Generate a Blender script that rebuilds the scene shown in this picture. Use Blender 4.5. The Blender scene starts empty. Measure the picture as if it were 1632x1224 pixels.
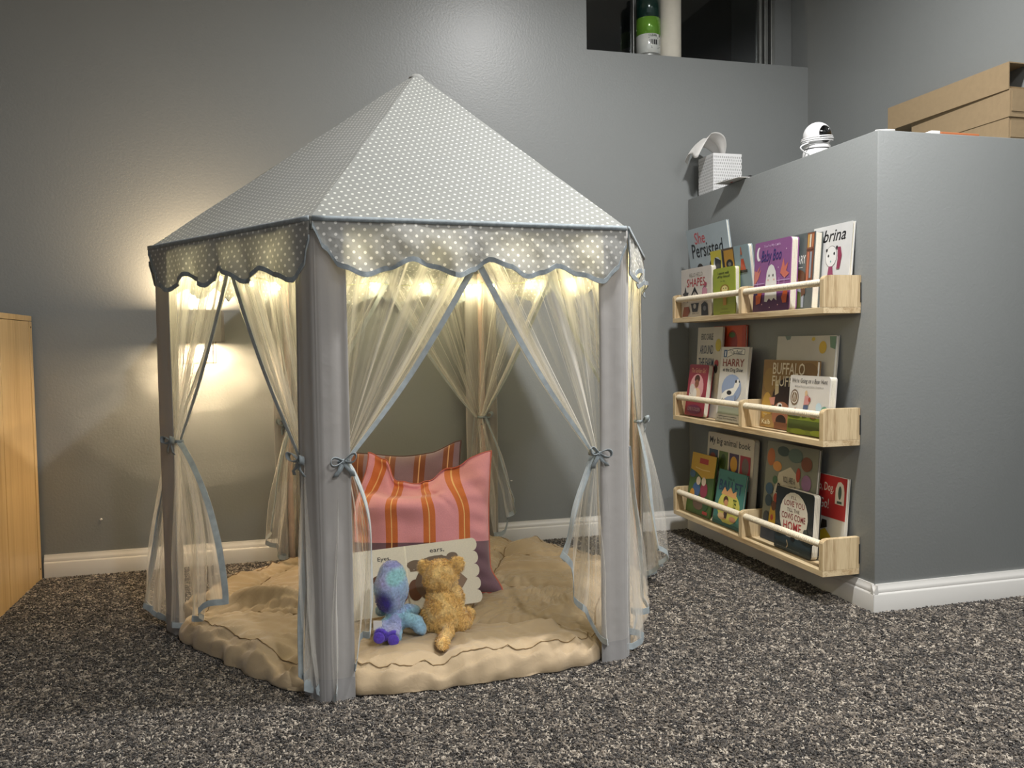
import bpy, bmesh, math, random
from math import sin, cos, pi, sqrt, exp, atan2, floor
from mathutils import Vector, Matrix, noise
random.seed(7)
S = bpy.context.scene
COL = S.collection

def s2l(c):
    return tuple((x / 12.92 if x <= .04045 else ((x + .055) / 1.055) ** 2.4) for x in c)
def hexc(h):
    h = h.lstrip('#'); return s2l(tuple(int(h[i:i + 2], 16) / 255 for i in (0, 2, 4)))

# ------------------------------------------------------------------ camera, world, light, exposure
cd = bpy.data.cameras.new('camera'); cam = bpy.data.objects.new('camera', cd); COL.objects.link(cam)
cd.sensor_width = 36; cd.lens = 1333.46 / 1632 * 36; cd.clip_start = .02
R_ = Vector((.96584, -.258758, -.014045)); U_ = Vector((.025844, .042255, .998773)); F_ = Vector((.257847, .965018, -.047499))
cam.matrix_world = Matrix(((R_.x, U_.x, -F_.x, 0), (R_.y, U_.y, -F_.y, 0), (R_.z, U_.z, -F_.z, .7538), (0, 0, 0, 1)))
S.camera = cam
S.view_settings.view_transform = 'Standard'; S.view_settings.look = 'None'
S.view_settings.gamma = 1; S.view_settings.use_curve_mapping = False
S.view_settings.exposure = 0.55
S.cycles.transparent_max_bounces = 40
S.cycles.max_bounces = 8
S.cycles.sample_clamp_indirect = 4
W = bpy.data.worlds.new('world'); S.world = W; W.use_nodes = True
W.node_tree.nodes['Background'].inputs[0].default_value = (.97, .985, 1.0, 1)
W.node_tree.nodes['Background'].inputs[1].default_value = .44
def area(name, loc, energy, size, color, rot=(0, 0, 0), spread=180, shape='DISK', size_y=None):
    l = bpy.data.lights.new(name, 'AREA'); l.energy = energy; l.size = size; l.color = color; l.shape = shape
    if size_y: l.size_y = size_y
    l.spread = math.radians(spread)
    o = bpy.data.objects.new(name, l); o.location = loc; o.rotation_euler = rot; COL.objects.link(o); return o
area('ceiling_downlight', (1.0, 1.6, 2.43), 33, .14, (1.0, .99, .98), spread=164)
area('rear_fill_light', (1.65, .45, 2.43), 19, .6, (1.0, .99, .98), spread=170)  # unseen overhead light, widened to soften shadows, lifts the right-hand walls
area('rear_fill_light', (.9, -.95, 2.43), 50, .14, (1.0, .99, .97), spread=136)  # added fill from behind the camera to brighten the fronts, no known fixture
LAMP = (-.28, 2.94)       # wall lamp axis; its body spans z .777 .. .878
area('sconce_up', (LAMP[0], LAMP[1], .882), 6.5, .07, (1.0, .74, .46), (pi, 0, 0))
area('sconce_down', (LAMP[0], LAMP[1], .772), 25.0, .07, (1.0, .74, .46))

# ------------------------------------------------------------------ materials
def nt(name):
    m = bpy.data.materials.new(name); m.use_nodes = True
    t = m.node_tree; t.nodes.clear()
    o = t.nodes.new('ShaderNodeOutputMaterial')
    return m, t, o
def N(t, typ, **kw):
    n = t.nodes.new('ShaderNode' + typ)
    for k, v in kw.items():
        if k.startswith('i_'):
            key = k[2:]; key = int(key) if key.isdigit() else key.replace('_', ' ')
            n.inputs[key].default_value = v
        else: setattr(n, k, v)
    return n
def c4(c): return (c[0], c[1], c[2], 1)
def ramp(t, stops, interp='LINEAR'):
    r = N(t, 'ValToRGB'); e = r.color_ramp; e.interpolation = interp
    while len(e.elements) < len(stops): e.elements.new(.5)
    for el, (p, c) in zip(e.elements, stops): el.position = p; el.color = c4(c)
    return r
def bump(t, height, bsdf, strength=.3, dist=.002):
    b = N(t, 'Bump', i_Strength=strength, i_Distance=dist)
    t.links.new(height, b.inputs['Height']); t.links.new(b.outputs[0], bsdf.inputs['Normal']); return b
def simple(name, col, rough=.5, metal=0, spec=.5, var=.06, scale=40, bmp=0, bscale=200, sheen=0, emit=None, estr=0):
    m, t, o = nt(name)
    b = N(t, 'BsdfPrincipled', i_Roughness=rough, i_Metallic=metal)
    b.inputs['Specular IOR Level'].default_value = spec
    if sheen: b.inputs['Sheen Weight'].default_value = sheen
    tc = N(t, 'TexCoord'); nz = N(t, 'TexNoise', i_Scale=scale, i_Detail=4)
    t.links.new(tc.outputs['Object'], nz.inputs['Vector'])
    r = ramp(t, [(.3, tuple(x * (1 - var) for x in col)), (.7, tuple(min(1, x * (1 + var)) for x in col))])
    t.links.new(nz.outputs[0], r.inputs[0]); t.links.new(r.outputs[0], b.inputs['Base Color'])
    if bmp:
        n2 = N(t, 'TexNoise', i_Scale=bscale, i_Detail=3); t.links.new(tc.outputs['Object'], n2.inputs['Vector'])
        bump(t, n2.outputs[0], b, bmp)
    if emit: b.inputs['Emission Color'].default_value = c4(emit); b.inputs['Emission Strength'].default_value = estr
    t.links.new(b.outputs[0], o.inputs[0]); return m
M = {}
M['wall'] = simple('wall_paint', hexc('#808382'), .36, spec=.42, var=.012, scale=3, bmp=.22, bscale=130)
M['trim'] = simple('white_trim_paint', hexc('#c9c7c2'), .32, var=.02, scale=8, bmp=.05, bscale=60)
M['ceiling'] = simple('ceiling_paint', hexc('#c8c8c6'), .8, var=.02)
M['dark'] = simple('night_dark', hexc('#17191c'), .6, var=.3, scale=3)
M['metal'] = simple('window_metal', hexc('#8d8f8c'), .35, .6, var=.1, scale=15)
M['white_plastic'] = simple('white_plastic', hexc('#dcdcdc'), .3, var=.02)
M['black_gloss'] = simple('black_gloss', hexc('#060607'), .08, var=.1)
M['black'] = simple('black_matte', hexc('#1a1a1b'), .5)
M['page'] = simple('page_paper', hexc('#d9d3c2'), .7, var=.05, scale=300)
M['paper'] = simple('tissue_paper', hexc('#d8d6d2'), .8, var=.03, scale=30, bmp=.2, bscale=60)
M['trimfab'] = simple('grey_blue_binding', hexc('#838c90'), .7, var=.2, scale=90, bmp=.3, bscale=500, sheen=.2)
M['curtbind'] = simple('curtain_binding_satin', hexc('#98a1a4'), .55, var=.15, scale=60, sheen=.2)
M['rope'] = simple('cotton_rope', hexc('#d8cdb6'), .85, var=.08, scale=120, bmp=.4, bscale=700)
M['polepink'] = simple('pink_pole', hexc('#d4bdb0'), .45, var=.04)
M['jointpink'] = simple('pole_joint', hexc('#c4b0a4'), .4)
M['wire'] = simple('clear_wire', hexc('#b9c08a'), .3)
M['lampbody'] = simple('lamp_body', hexc('#8e8b86'), .55, var=.04)
M['screw'] = simple('screw', hexc('#5b4a33'), .4, .3)
M['orange'] = simple('orange_plastic', hexc('#b1683f'), .4)

def print_mat():
    m, t, o = nt('printed_ink')
    b = N(t, 'BsdfPrincipled', i_Roughness=.38)
    a = N(t, 'Attribute', attribute_name='Col'); t.links.new(a.outputs['Color'], b.inputs['Base Color'])
    t.links.new(b.outputs[0], o.inputs[0]); return m
M['print'] = print_mat()

def wood(name, c1, c2, c3, axis='Z', scale=1.0, rough=.45):
    m, t, o = nt(name)
    b = N(t, 'BsdfPrincipled', i_Roughness=rough)
    tc = N(t, 'TexCoord'); mp = N(t, 'Mapping')
    k = {'X': (.06, 1, 1), 'Y': (1, .06, 1), 'Z': (1, 1, .06)}[axis]
    mp.inputs['Scale'].default_value = tuple(x * scale for x in k)
    t.links.new(tc.outputs['Object'], mp.inputs[0])
    n1 = N(t, 'TexNoise', i_Scale=28, i_Detail=6, i_Roughness=.6); t.links.new(mp.outputs[0], n1.inputs['Vector'])
    n2 = N(t, 'TexNoise', i_Scale=160, i_Detail=3); t.links.new(mp.outputs[0], n2.inputs['Vector'])
    mx = N(t, 'Math', operation='MULTIPLY_ADD'); mx.inputs[1].default_value = .35
    t.links.new(n2.outputs[0], mx.inputs[0]); t.links.new(n1.outputs[0], mx.inputs[2])
    r = ramp(t, [(.42, c1), (.62, c2), (.85, c3)]); t.links.new(mx.outputs[0], r.inputs[0])
    t.links.new(r.outputs[0], b.inputs['Base Color']); bump(t, mx.outputs[0], b, .12)
    t.links.new(b.outputs[0], o.inputs[0]); return m
M['pine'] = wood('pine_wood', hexc('#c2ab85'), hexc('#d4c09b'), hexc('#ab906a'), 'Y', 1.5)
M['pine_v'] = wood('pine_wood_end', hexc('#bfa881'), hexc('#d2bd97'), hexc('#a58b66'), 'Z', 2.2)
M['cab'] = wood('cabinet_wood', hexc('#b69868'), hexc('#bfa273'), hexc('#a98a5a'), 'Z', .6, .38)
M['card'] = simple('cardboard', hexc('#8f7b5d'), .85, var=.05, scale=60, bmp=.1, bscale=300)
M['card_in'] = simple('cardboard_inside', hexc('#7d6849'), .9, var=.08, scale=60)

def dots_nodes(t, base, dot, pitch=.0235, rowh=.0118, rad=.0031):
    uv = N(t, 'UVMap'); sp = N(t, 'SeparateXYZ'); t.links.new(uv.outputs[0], sp.inputs[0])
    def cell(offu, offv):
        outs = []
        for comp, per, off in (('X', pitch, offu), ('Y', rowh * 2, offv)):
            a = N(t, 'Math', operation='MULTIPLY_ADD'); a.inputs[1].default_value = 1 / per; a.inputs[2].default_value = off
            t.links.new(sp.outputs[comp], a.inputs[0])
            f = N(t, 'Math', operation='FRACT'); t.links.new(a.outputs[0], f.inputs[0])
            g = N(t, 'Math', operation='MULTIPLY_ADD'); g.inputs[1].default_value = per; g.inputs[2].default_value = -per / 2
            t.links.new(f.outputs[0], g.inputs[0])
            q = N(t, 'Math', operation='MULTIPLY'); t.links.new(g.outputs[0], q.inputs[0]); t.links.new(g.outputs[0], q.inputs[1])
            outs.append(q)
        s = N(t, 'Math', operation='ADD'); t.links.new(outs[0].outputs[0], s.inputs[0]); t.links.new(outs[1].outputs[0], s.inputs[1])
        return s
    mn = N(t, 'Math', operation='MINIMUM'); a, b = cell(0, 0), cell(.5, .5)
    t.links.new(a.outputs[0], mn.inputs[0]); t.links.new(b.outputs[0], mn.inputs[1])
    mr = N(t, 'MapRange'); mr.inputs['From Min'].default_value = (rad * .8) ** 2; mr.inputs['From Max'].default_value = (rad * 1.15) ** 2
    mr.inputs['To Min'].default_value = 1; mr.inputs['To Max'].default_value = 0
    t.links.new(mn.outputs[0], mr.inputs[0])
    mix = N(t, 'MixRGB'); mix.inputs[1].default_value = c4(base); mix.inputs[2].default_value = c4(dot)
    t.links.new(mr.outputs[0], mix.inputs[0]); return mix.outputs[0]
def cloth(name, colour, trans=.3, dots=False, rough=.85, sheen=.15, dotcol=None, wr=.25):
    m, t, o = nt(name)
    d = N(t, 'BsdfPrincipled', i_Roughness=rough); d.inputs['Sheen Weight'].default_value = sheen; d.inputs['Specular IOR Level'].default_value = .25
    tr = N(t, 'BsdfTranslucent'); mx = N(t, 'MixShader', i_0=trans)
    if dots:
        c = dots_nodes(t, colour, dotcol); t.links.new(c, d.inputs['Base Color']); t.links.new(c, tr.inputs[0])
    else:
        d.inputs['Base Color'].default_value = c4(colour); tr.inputs[0].default_value = c4(colour)
    tc = N(t, 'TexCoord'); n = N(t, 'TexNoise', i_Scale=24, i_Detail=3); t.links.new(tc.outputs['Object'], n.inputs['Vector'])
    b = bump(t, n.outputs[0], d, wr, .01)
    t.links.new(d.outputs[0], mx.inputs[1]); t.links.new(tr.outputs[0], mx.inputs[2]); t.links.new(mx.outputs[0], o.inputs[0]); return m
M['roof'] = cloth('polka_dot_roof_fabric', hexc('#80827f'), .10, True, dotcol=hexc('#c0c2bc'))
M['valance'] = cloth('polka_dot_valance_fabric', hexc('#9c9c98'), .14, True, dotcol=hexc('#dedcd6'), wr=.5)
M['cuff'] = cloth('sleeve_cuff_fabric', hexc('#9a9897'), .1, rough=.5, wr=.15)
M['roof_plain'] = cloth('plain_roof_fabric', hexc('#8e8f8c'), .1)
M['sleeve'] = cloth('grey_satin_sleeve', hexc('#b1aeab'), .30, rough=.5, sheen=.3, wr=.15)
def sheer():
    m, t, o = nt('sheer_tulle')
    col = hexc('#f6f3ec')
    d = N(t, 'BsdfDiffuse', i_0=c4(col)); tr = N(t, 'BsdfTranslucent', i_0=c4(col)); mx = N(t, 'MixShader', i_0=.5)
    t.links.new(d.outputs[0], mx.inputs[1]); t.links.new(tr.outputs[0], mx.inputs[2])
    tp = N(t, 'BsdfTransparent'); out = N(t, 'MixShader')
    lw = N(t, 'LayerWeight', i_Blend=.5)
    pw = N(t, 'Math', operation='POWER'); pw.inputs[1].default_value = 2.2; t.links.new(lw.outputs['Facing'], pw.inputs[0])
    uv = N(t, 'UVMap'); mp = N(t, 'Mapping'); mp.inputs['Scale'].default_value = (1, .06, 1); t.links.new(uv.outputs[0], mp.inputs[0])
    nz = N(t, 'TexNoise', i_Scale=13, i_Detail=5, i_Roughness=.62); t.links.new(mp.outputs[0], nz.inputs['Vector'])
    mr = N(t, 'MapRange'); mr.inputs['From Min'].default_value = .44; mr.inputs['From Max'].default_value = .70
    mr.inputs['To Min'].default_value = .10; mr.inputs['To Max'].default_value = .60; t.links.new(nz.outputs[0], mr.inputs[0])
    ad = N(t, 'Math', operation='MULTIPLY_ADD', use_clamp=True); ad.inputs[1].default_value = .5
    t.links.new(pw.outputs[0], ad.inputs[0]); t.links.new(mr.outputs[0], ad.inputs[2])
    t.links.new(ad.outputs[0], out.inputs[0]); t.links.new(tp.outputs[0], out.inputs[1]); t.links.new(mx.outputs[0], out.inputs[2])
    t.links.new(out.outputs[0], o.inputs[0]); return m
M['sheer'] = sheer()
def comf_mat():
    m, t, o = nt('beige_cotton')
    b = N(t, 'BsdfPrincipled', i_Roughness=.8); b.inputs['Sheen Weight'].default_value = .25
    tc = N(t, 'TexCoord'); n = N(t, 'TexNoise', i_Scale=9, i_Detail=5); t.links.new(tc.outputs['Object'], n.inputs['Vector'])
    r = ramp(t, [(.3, hexc('#9a876a')), (.7, hexc('#a59174'))]); t.links.new(n.outputs[0], r.inputs[0]); t.links.new(r.outputs[0], b.inputs['Base Color'])
    n2 = N(t, 'TexNoise', i_Scale=38, i_Detail=4, i_Distortion=.8); t.links.new(tc.outputs['Object'], n2.inputs['Vector'])
    bump(t, n2.outputs[0], b, .25, .006); t.links.new(b.outputs[0], o.inputs[0]); return m
M['comf'] = comf_mat(); M['seam'] = simple('seam_thread', hexc('#7d6646'), .9)
def emis(name, col, st):
    m, t, o = nt(name); e = N(t, 'Emission', i_0=c4(col), i_1=st); t.links.new(e.outputs[0], o.inputs[0]); return m
M['bulb'] = emis('warm_led', (1.0, .87, .50), 380)
M['lampglow'] = emis('lamp_glow', (1.0, .82, .55), 9)
def glass(name, col=(1, 1, 1), rough=.02):
    m, t, o = nt(name); g = N(t, 'BsdfPrincipled', i_Roughness=rough); g.inputs['Transmission Weight'].default_value = 1
    g.inputs['Base Color'].default_value = c4(col); t.links.new(g.outputs[0], o.inputs[0]); return m
M['glass'] = glass('window_glass', (.75, .8, .82))

# ------------------------------------------------------------------ mesh builder
class MB:
    def __init__(s): s.v = []; s.f = []; s.uv = {}; s.c = {}; s.mi = {}
    def add(s, vs, fs, col=None, uvs=None, mi=0):
        o = len(s.v); s.v += [tuple(v) for v in vs]
        for k, f in enumerate(fs):
            i = len(s.f); s.f.append(tuple(o + q for q in f))
            if col is not None: s.c[i] = col
            if uvs is not None: s.uv[i] = [uvs[q] for q in f]
            if mi: s.mi[i] = mi
    def box(s, a, b, bev=0, **k):
        x0, y0, z0 = a; x1, y1, z1 = b
        if bev <= 0:
            v = [(x, y, z) for z in (z0, z1) for y in (y0, y1) for x in (x0, x1)]
            s.add(v, [(0, 2, 3, 1), (4, 5, 7, 6), (0, 1, 5, 4), (2, 6, 7, 3), (0, 4, 6, 2), (1, 3, 7, 5)], **k); return
        bm = bmesh.new(); bmesh.ops.create_cube(bm, size=1)
        for q in bm.verts: q.co = Vector(((x0 + x1) / 2 + q.co.x * (x1 - x0), (y0 + y1) / 2 + q.co.y * (y1 - y0), (z0 + z1) / 2 + q.co.z * (z1 - z0)))
        bmesh.ops.bevel(bm, geom=bm.edges[:], offset=bev, segments=2, profile=.5, affect='EDGES'); s.bm(bm, **k)
    def bm(s, bm, **k):
        bm.verts.index_update(); s.add([v.co[:] for v in bm.verts], [[v.index for v in f.verts] for f in bm.faces], **k); bm.free()
    def tube(s, pts, r, n=10, caps=True, **k):
        pts = [Vector(p) for p in pts]; rs = r if isinstance(r, (list, tuple)) else [r] * len(pts)
        vs = []; up = None
        for i, p in enumerate(pts):
            d = (pts[min(i + 1, len(pts) - 1)] - pts[max(i - 1, 0)]).normalized()
            if up is None:
                up = Vector((0, 0, 1)) if abs(d.z) < .9 else Vector((1, 0, 0))
            a = d.cross(up).normalized(); up = a.cross(d).normalized()
            for j in range(n):
                th = 2 * pi * j / n; vs.append(p + (a * cos(th) + up * sin(th)) * rs[i])
        fs = [(i * n + j, i * n + (j + 1) % n, (i + 1) * n + (j + 1) % n, (i + 1) * n + j) for i in range(len(pts) - 1) for j in range(n)]
        if caps: fs += [tuple(range(n))[::-1], tuple((len(pts) - 1) * n + j for j in range(n))]
        s.add(vs, fs, **k)
    def lathe(s, prof, n=32, org=(0, 0, 0), **k):
        vs = []; m = len(prof)
        for j in range(n):
            th = 2 * pi * j / n
            vs += [(org[0] + r * cos(th), org[1] + r * sin(th), org[2] + z) for r, z in prof]
        fs = [(j * m + i, ((j + 1) % n) * m + i, ((j + 1) % n) * m + i + 1, j * m + i + 1) for j in range(n) for i in range(m - 1)]
        s.add(vs, fs, **k)
    def ell(s, c, r, rot=None, seg=16, **k):
        bm = bmesh.new(); bmesh.ops.create_uvsphere(bm, u_segments=seg, v_segments=max(6, seg * 2 // 3), radius=1)
        for q in bm.verts:
            p = Vector((q.co.x * r[0], q.co.y * r[1], q.co.z * r[2]))
            if rot is not None: p = rot @ p
            q.co = p + Vector(c)
        s.bm(bm, **k)
    def grid(s, fn, nu, nv, uvfn=None, closed_u=False, **k):
        vs = [fn(i / nu, j / nv) for j in range(nv + 1) for i in range(nu + 1)]
        fs = [(j * (nu + 1) + i, j * (nu + 1) + i + 1, (j + 1) * (nu + 1) + i + 1, (j + 1) * (nu + 1) + i) for j in range(nv) for i in range(nu)]
        uvs = [uvfn(i / nu, j / nv) for j in range(nv + 1) for i in range(nu + 1)] if uvfn else None
        s.add(vs, fs, uvs=uvs, **k)
    def build(s, name, mat, parent=None, smooth=False, off=None, solid=0, weld=False, autos=False):
        me = bpy.data.meshes.new(name)
        vs = s.v if off is None else [(v[0] - off[0], v[1] - off[1], v[2] - off[2]) for v in s.v]
        me.from_pydata(vs, [], s.f)
        if s.uv:
            l = me.uv_layers.new(name='UVMap')
            for p in me.polygons:
                u = s.uv.get(p.index)
                if u:
                    for li, q in zip(p.loop_indices, u): l.data[li].uv = q
        if s.c:
            a = me.color_attributes.new('Col', 'FLOAT_COLOR', 'CORNER')
            for p in me.polygons:
                c = s.c.get(p.index, (.8, .8, .8))
                for li in p.loop_indices: a.data[li].color = (c[0], c[1], c[2], 1)
        for m in (mat if isinstance(mat, list) else [mat]): me.materials.append(m)
        for i, q in s.mi.items(): me.polygons[i].material_index = q
        if weld:
            bm = bmesh.new(); bm.from_mesh(me); bmesh.ops.remove_doubles(bm, verts=bm.verts, dist=1e-5); bmesh.ops.recalc_face_normals(bm, faces=bm.faces); bm.to_mesh(me); bm.free()
        if smooth: me.polygons.foreach_set('use_smooth', [True] * len(me.polygons))
        me.update()
        o = bpy.data.objects.new(name, me); COL.objects.link(o)
        if parent is not None: o.parent = parent
        if autos:
            me.polygons.foreach_set('use_smooth', [True] * len(me.polygons))
            me.set_sharp_from_angle(angle=math.radians(40))
        if solid:
            md = o.modifiers.new('thickness', 'SOLIDIFY'); md.thickness = solid; md.offset = 0
        return o
def tag(o, label=None, cat=None, group=None, kind=None):
    for k, v in (('label', label), ('category', cat), ('group', group), ('kind', kind)):
        if v: o[k] = v
    return o
def thing(name, label, cat, loc=(0, 0, 0), group=None, matrix=None):
    o = bpy.data.objects.new(name, None); o.empty_display_size = .05; COL.objects.link(o)
    if matrix is not None: o.matrix_world = matrix
    else: o.location = loc
    return tag(o, label, cat, group)
def struct(name, mb, mat, parent=None, **k):
    o = mb.build(name, mat, parent, **k)
    if parent is None: o['kind'] = 'structure'
    return o

def text_mesh(txt, shear=0.0):
    c = bpy.data.curves.new('txt', 'FONT'); c.body = txt; c.resolution_u = 2; c.offset = .008; c.shear = shear
    ob = bpy.data.objects.new('txt', c)
    me = ob.to_mesh()
    vs = [v.co[:] for v in me.vertices]; fs = [tuple(p.vertices) for p in me.polygons]
    ob.to_mesh_clear(); bpy.data.objects.remove(ob); bpy.data.curves.remove(c)
    return vs, fs
_tc = {}
def fit_text(txt, x0, y0, x1, y1, shear=0.0, bold=0.0):
    if (txt, shear) not in _tc: _tc[(txt, shear)] = text_mesh(txt, shear)
    vs, fs = _tc[(txt, shear)]
    xs = [v[0] for v in vs]; ys = [v[1] for v in vs]
    a, b, c, d = min(xs), max(xs), min(ys), max(ys)
    return [(x0 + (v[0] - a) / (b - a) * (x1 - x0), y0 + (v[1] - c) / (d - c) * (y1 - y0)) for v in vs], fs
def art(mb, ops, w, h, y=-.0003, step=.00012, place=None):
    """2-D printing: op coordinates are fractions of w,h (origin lower left); drawn in the local x-z plane, facing -y"""
    if place is None: place = lambda x, z, d: (x - w / 2, y - d, z)
    L = 0
    for op in ops:
        L += 1; d = L * step; k = op[0]; cc = op[6] if k == 't' else op[-1]; col = hexc(cc) if isinstance(cc, str) else cc
        if k == 'r':
            _, x0, z0, x1, z1, _ = op; P = [(x0, z0), (x1, z0), (x1, z1), (x0, z1)]; F = [(0, 1, 2, 3)]
        elif k == 'e':
            _, cx, cz, rx, rz, _ = op; n = 20; P = [(cx + rx * cos(2 * pi * i / n), cz + rz * sin(2 * pi * i / n)) for i in range(n)]; F = [tuple(range(n))]
        elif k == 'p':
            P = list(op[1]); F = [tuple(range(len(P)))]
        elif k == 'l':     # polyline with width (fraction of w)
            pts, wd = op[1], op[2]; P = []; F = []
            for i, (a, b) in enumerate(zip(pts, pts[1:])):
                dx, dz = (b[0] - a[0]) * w, (b[1] - a[1]) * h; l = max(1e-9, sqrt(dx * dx + dz * dz)); nx, nz = -dz / l * wd / 2, dx / l * wd / 2 * w / h
                P += [(a[0] - nx, a[1] - nz), (b[0] - nx, b[1] - nz), (b[0] + nx, b[1] + nz), (a[0] + nx, a[1] + nz)]; F.append(tuple(range(4 * i, 4 * i + 4)))
        elif k == 't':
            P, F = fit_text(op[1], op[2], op[3], op[4], op[5], op[7] if len(op) > 7 else 0.0)
        mb.add([place(px * w, pz * h, d) for px, pz in P], F, col=col)
        if L == 1 and k != 't': pass
def rrect(w, h, r, n=4):
    P = []
    for cx, cz, a0 in ((w / 2 - r, r, -pi / 2), (w / 2 - r, h - r, 0), (-w / 2 + r, h - r, pi / 2), (-w / 2 + r, r, pi)):
        for i in range(n + 1):
            a = a0 + pi / 2 * i / n; P.append((cx + r * cos(a), cz + r * sin(a)))
    return P
def slab(mb, P, y0, y1, **k):
    n = len(P); vs = [(x, y0, z) for x, z in P] + [(x, y1, z) for x, z in P]
    mb.add(vs, [tuple(range(n)), tuple(range(2 * n - 1, n - 1, -1))] + [((i + 1) % n, i, n + i, n + (i + 1) % n) for i in range(n)], **k)

# ------------------------------------------------------------------ room
YB, X1, Y2, HB, X3, SILL = 3.03, 1.537, 1.932, 1.313, 2.076, 1.862
XL, WT, CEIL = -2.6, .16, 2.45
b = MB(); b.add([(XL, -2.5, 0), (3.2, -2.5, 0), (3.2, 3.2, 0), (XL, 3.2, 0)], [(0, 1, 2, 3)])
def carpet_base():
    m, t, o = nt('carpet_backing'); bs = N(t, 'BsdfPrincipled', i_Roughness=.95)
    tc = N(t, 'TexCoord'); v = N(t, 'TexVoronoi', i_Scale=190); t.links.new(tc.outputs['Object'], v.inputs['Vector'])
    r = ramp(t, [(.0, hexc('#2b2622')), (.35, hexc('#4c443d')), (.65, hexc('#6f655c')), (.9, hexc('#978a7c'))], 'CONSTANT')
    sp = N(t, 'SeparateColor'); t.links.new(v.outputs['Color'], sp.inputs[0]); t.links.new(sp.outputs[0], r.inputs[0])
    t.links.new(r.outputs[0], bs.inputs['Base Color']); t.links.new(bs.outputs[0], o.inputs[0]); return m
struct('floor', b, carpet_base())
b = MB(); b.add([(XL, -2.5, CEIL), (X3, -2.5, CEIL), (X3, YB, CEIL), (XL, YB, CEIL)], [(3, 2, 1, 0)])
struct('ceiling', b, M['ceiling'])
b = MB()   # back wall with the window opening in its upper right
WX = 1.12
b.box((XL, YB, 0), (WX, YB + WT, CEIL)); b.box((WX, YB, 0), (X3, YB + WT, SILL))
struct('wall_back', b, M['wall'])
b = MB(); b.box((X3, -2.5, 0), (X3 + .12, YB + WT + .5, CEIL)); struct('wall_right', b, M['wall'])
b = MB(); b.box((XL - .12, -2.5, 0), (XL, YB + WT, CEIL)); struct('wall_left', b, M['wall'])
b = MB(); b.box((X1, Y2, 0), (X3 - .001, YB - .001, HB), bev=.004); struct('wall_ledge', b, M['wall'], autos=True)
# outside the window: an added dark box standing in for the night behind the glass
b = MB(); b.box((WX - .1, YB + WT + .45, SILL - .1), (X3, YB + WT + .5, CEIL)); b.box((WX - .1, YB + WT, SILL - .1), (WX, YB + WT + .45, CEIL)); b.box((WX, YB + WT, SILL - .1), (X3, YB + WT + .45, SILL - .02)); b.box((WX, YB + WT, CEIL - .02), (X3, YB + WT + .45, CEIL))
struct('wall_night_backdrop', b, M['dark'])
def baseboard(name, p0, p1, nrm, h=.083):
    d = Vector((p1[0] - p0[0], p1[1] - p0[1], 0)); n = Vector((nrm[0], nrm[1], 0))
    prof = [(0, 0), (.014, 0), (.014, h * .66), (.0125, h * .70), (.010, h * .73), (.0105, h * .80), (.0085, h * .86), (.005, h * .93), (.004, h), (0, h)]
    b = MB(); vs = []
    for q in (Vector((p0[0], p0[1], 0)), Vector((p1[0], p1[1], 0))): vs += [q + n * a + Vector((0, 0, z)) for a, z in prof]
    m = len(prof); b.add(vs, [(i, i + 1, m + i + 1, m + i) for i in range(m - 1)] + [tuple(range(m))[::-1], tuple(range(m, 2 * m))])
    o = struct(name, b, M['trim'], weld=True, autos=True); return o
baseboard('baseboard_back', (-.79, YB), (X1 - .001, YB), (0, -1))
baseboard('baseboard_ledge_side', (X1, YB - .015), (X1, Y2 - .013), (-1, 0))
baseboard('baseboard_ledge_front', (X1 - .013, Y2), (X3, Y2), (0, -1))
# window
win = bpy.data.objects.new('window_1', None); COL.objects.link(win); win.location = (WX, YB + .11, SILL); win['kind'] = 'structure'
WO = win.location
def wpart(name, boxes, mat, **k):
    b = MB()
    for a, c in boxes: b.box(a, c, .002)
    return b.build(name, mat, win, off=WO, **k)
FY = YB + .115
wpart('sash_frame', [((WX, FY, SILL), (X3, FY + .04, SILL + .012)), ((WX, FY, CEIL - .02), (X3, FY + .04, CEIL)), ((WX, FY, SILL + .012), (WX + .015, FY + .04, CEIL - .02))], M['black'])
wpart('mullion', [((1.360, FY, SILL), (1.374, FY + .03, CEIL - .02))], M['metal'])
for i, (a, c) in enumerate(((1.925, 1.937), (1.946, 1.962), (1.974, 1.99))):
    wpart('jamb_strip', [((a, FY - .004 * i, SILL), (c, FY + .03, CEIL - .02))], M['metal'])
for a, c in ((WX + .015, 1.360), (1.374, 1.925)):
    wpart('pane', [((a, FY + .015, SILL + .012), (c, FY + .02, CEIL - .02))], M['glass'])
wpart('jamb_panel', [((1.99, FY, SILL), (X3, FY + .04, CEIL - .02))], M['wall'])

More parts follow.
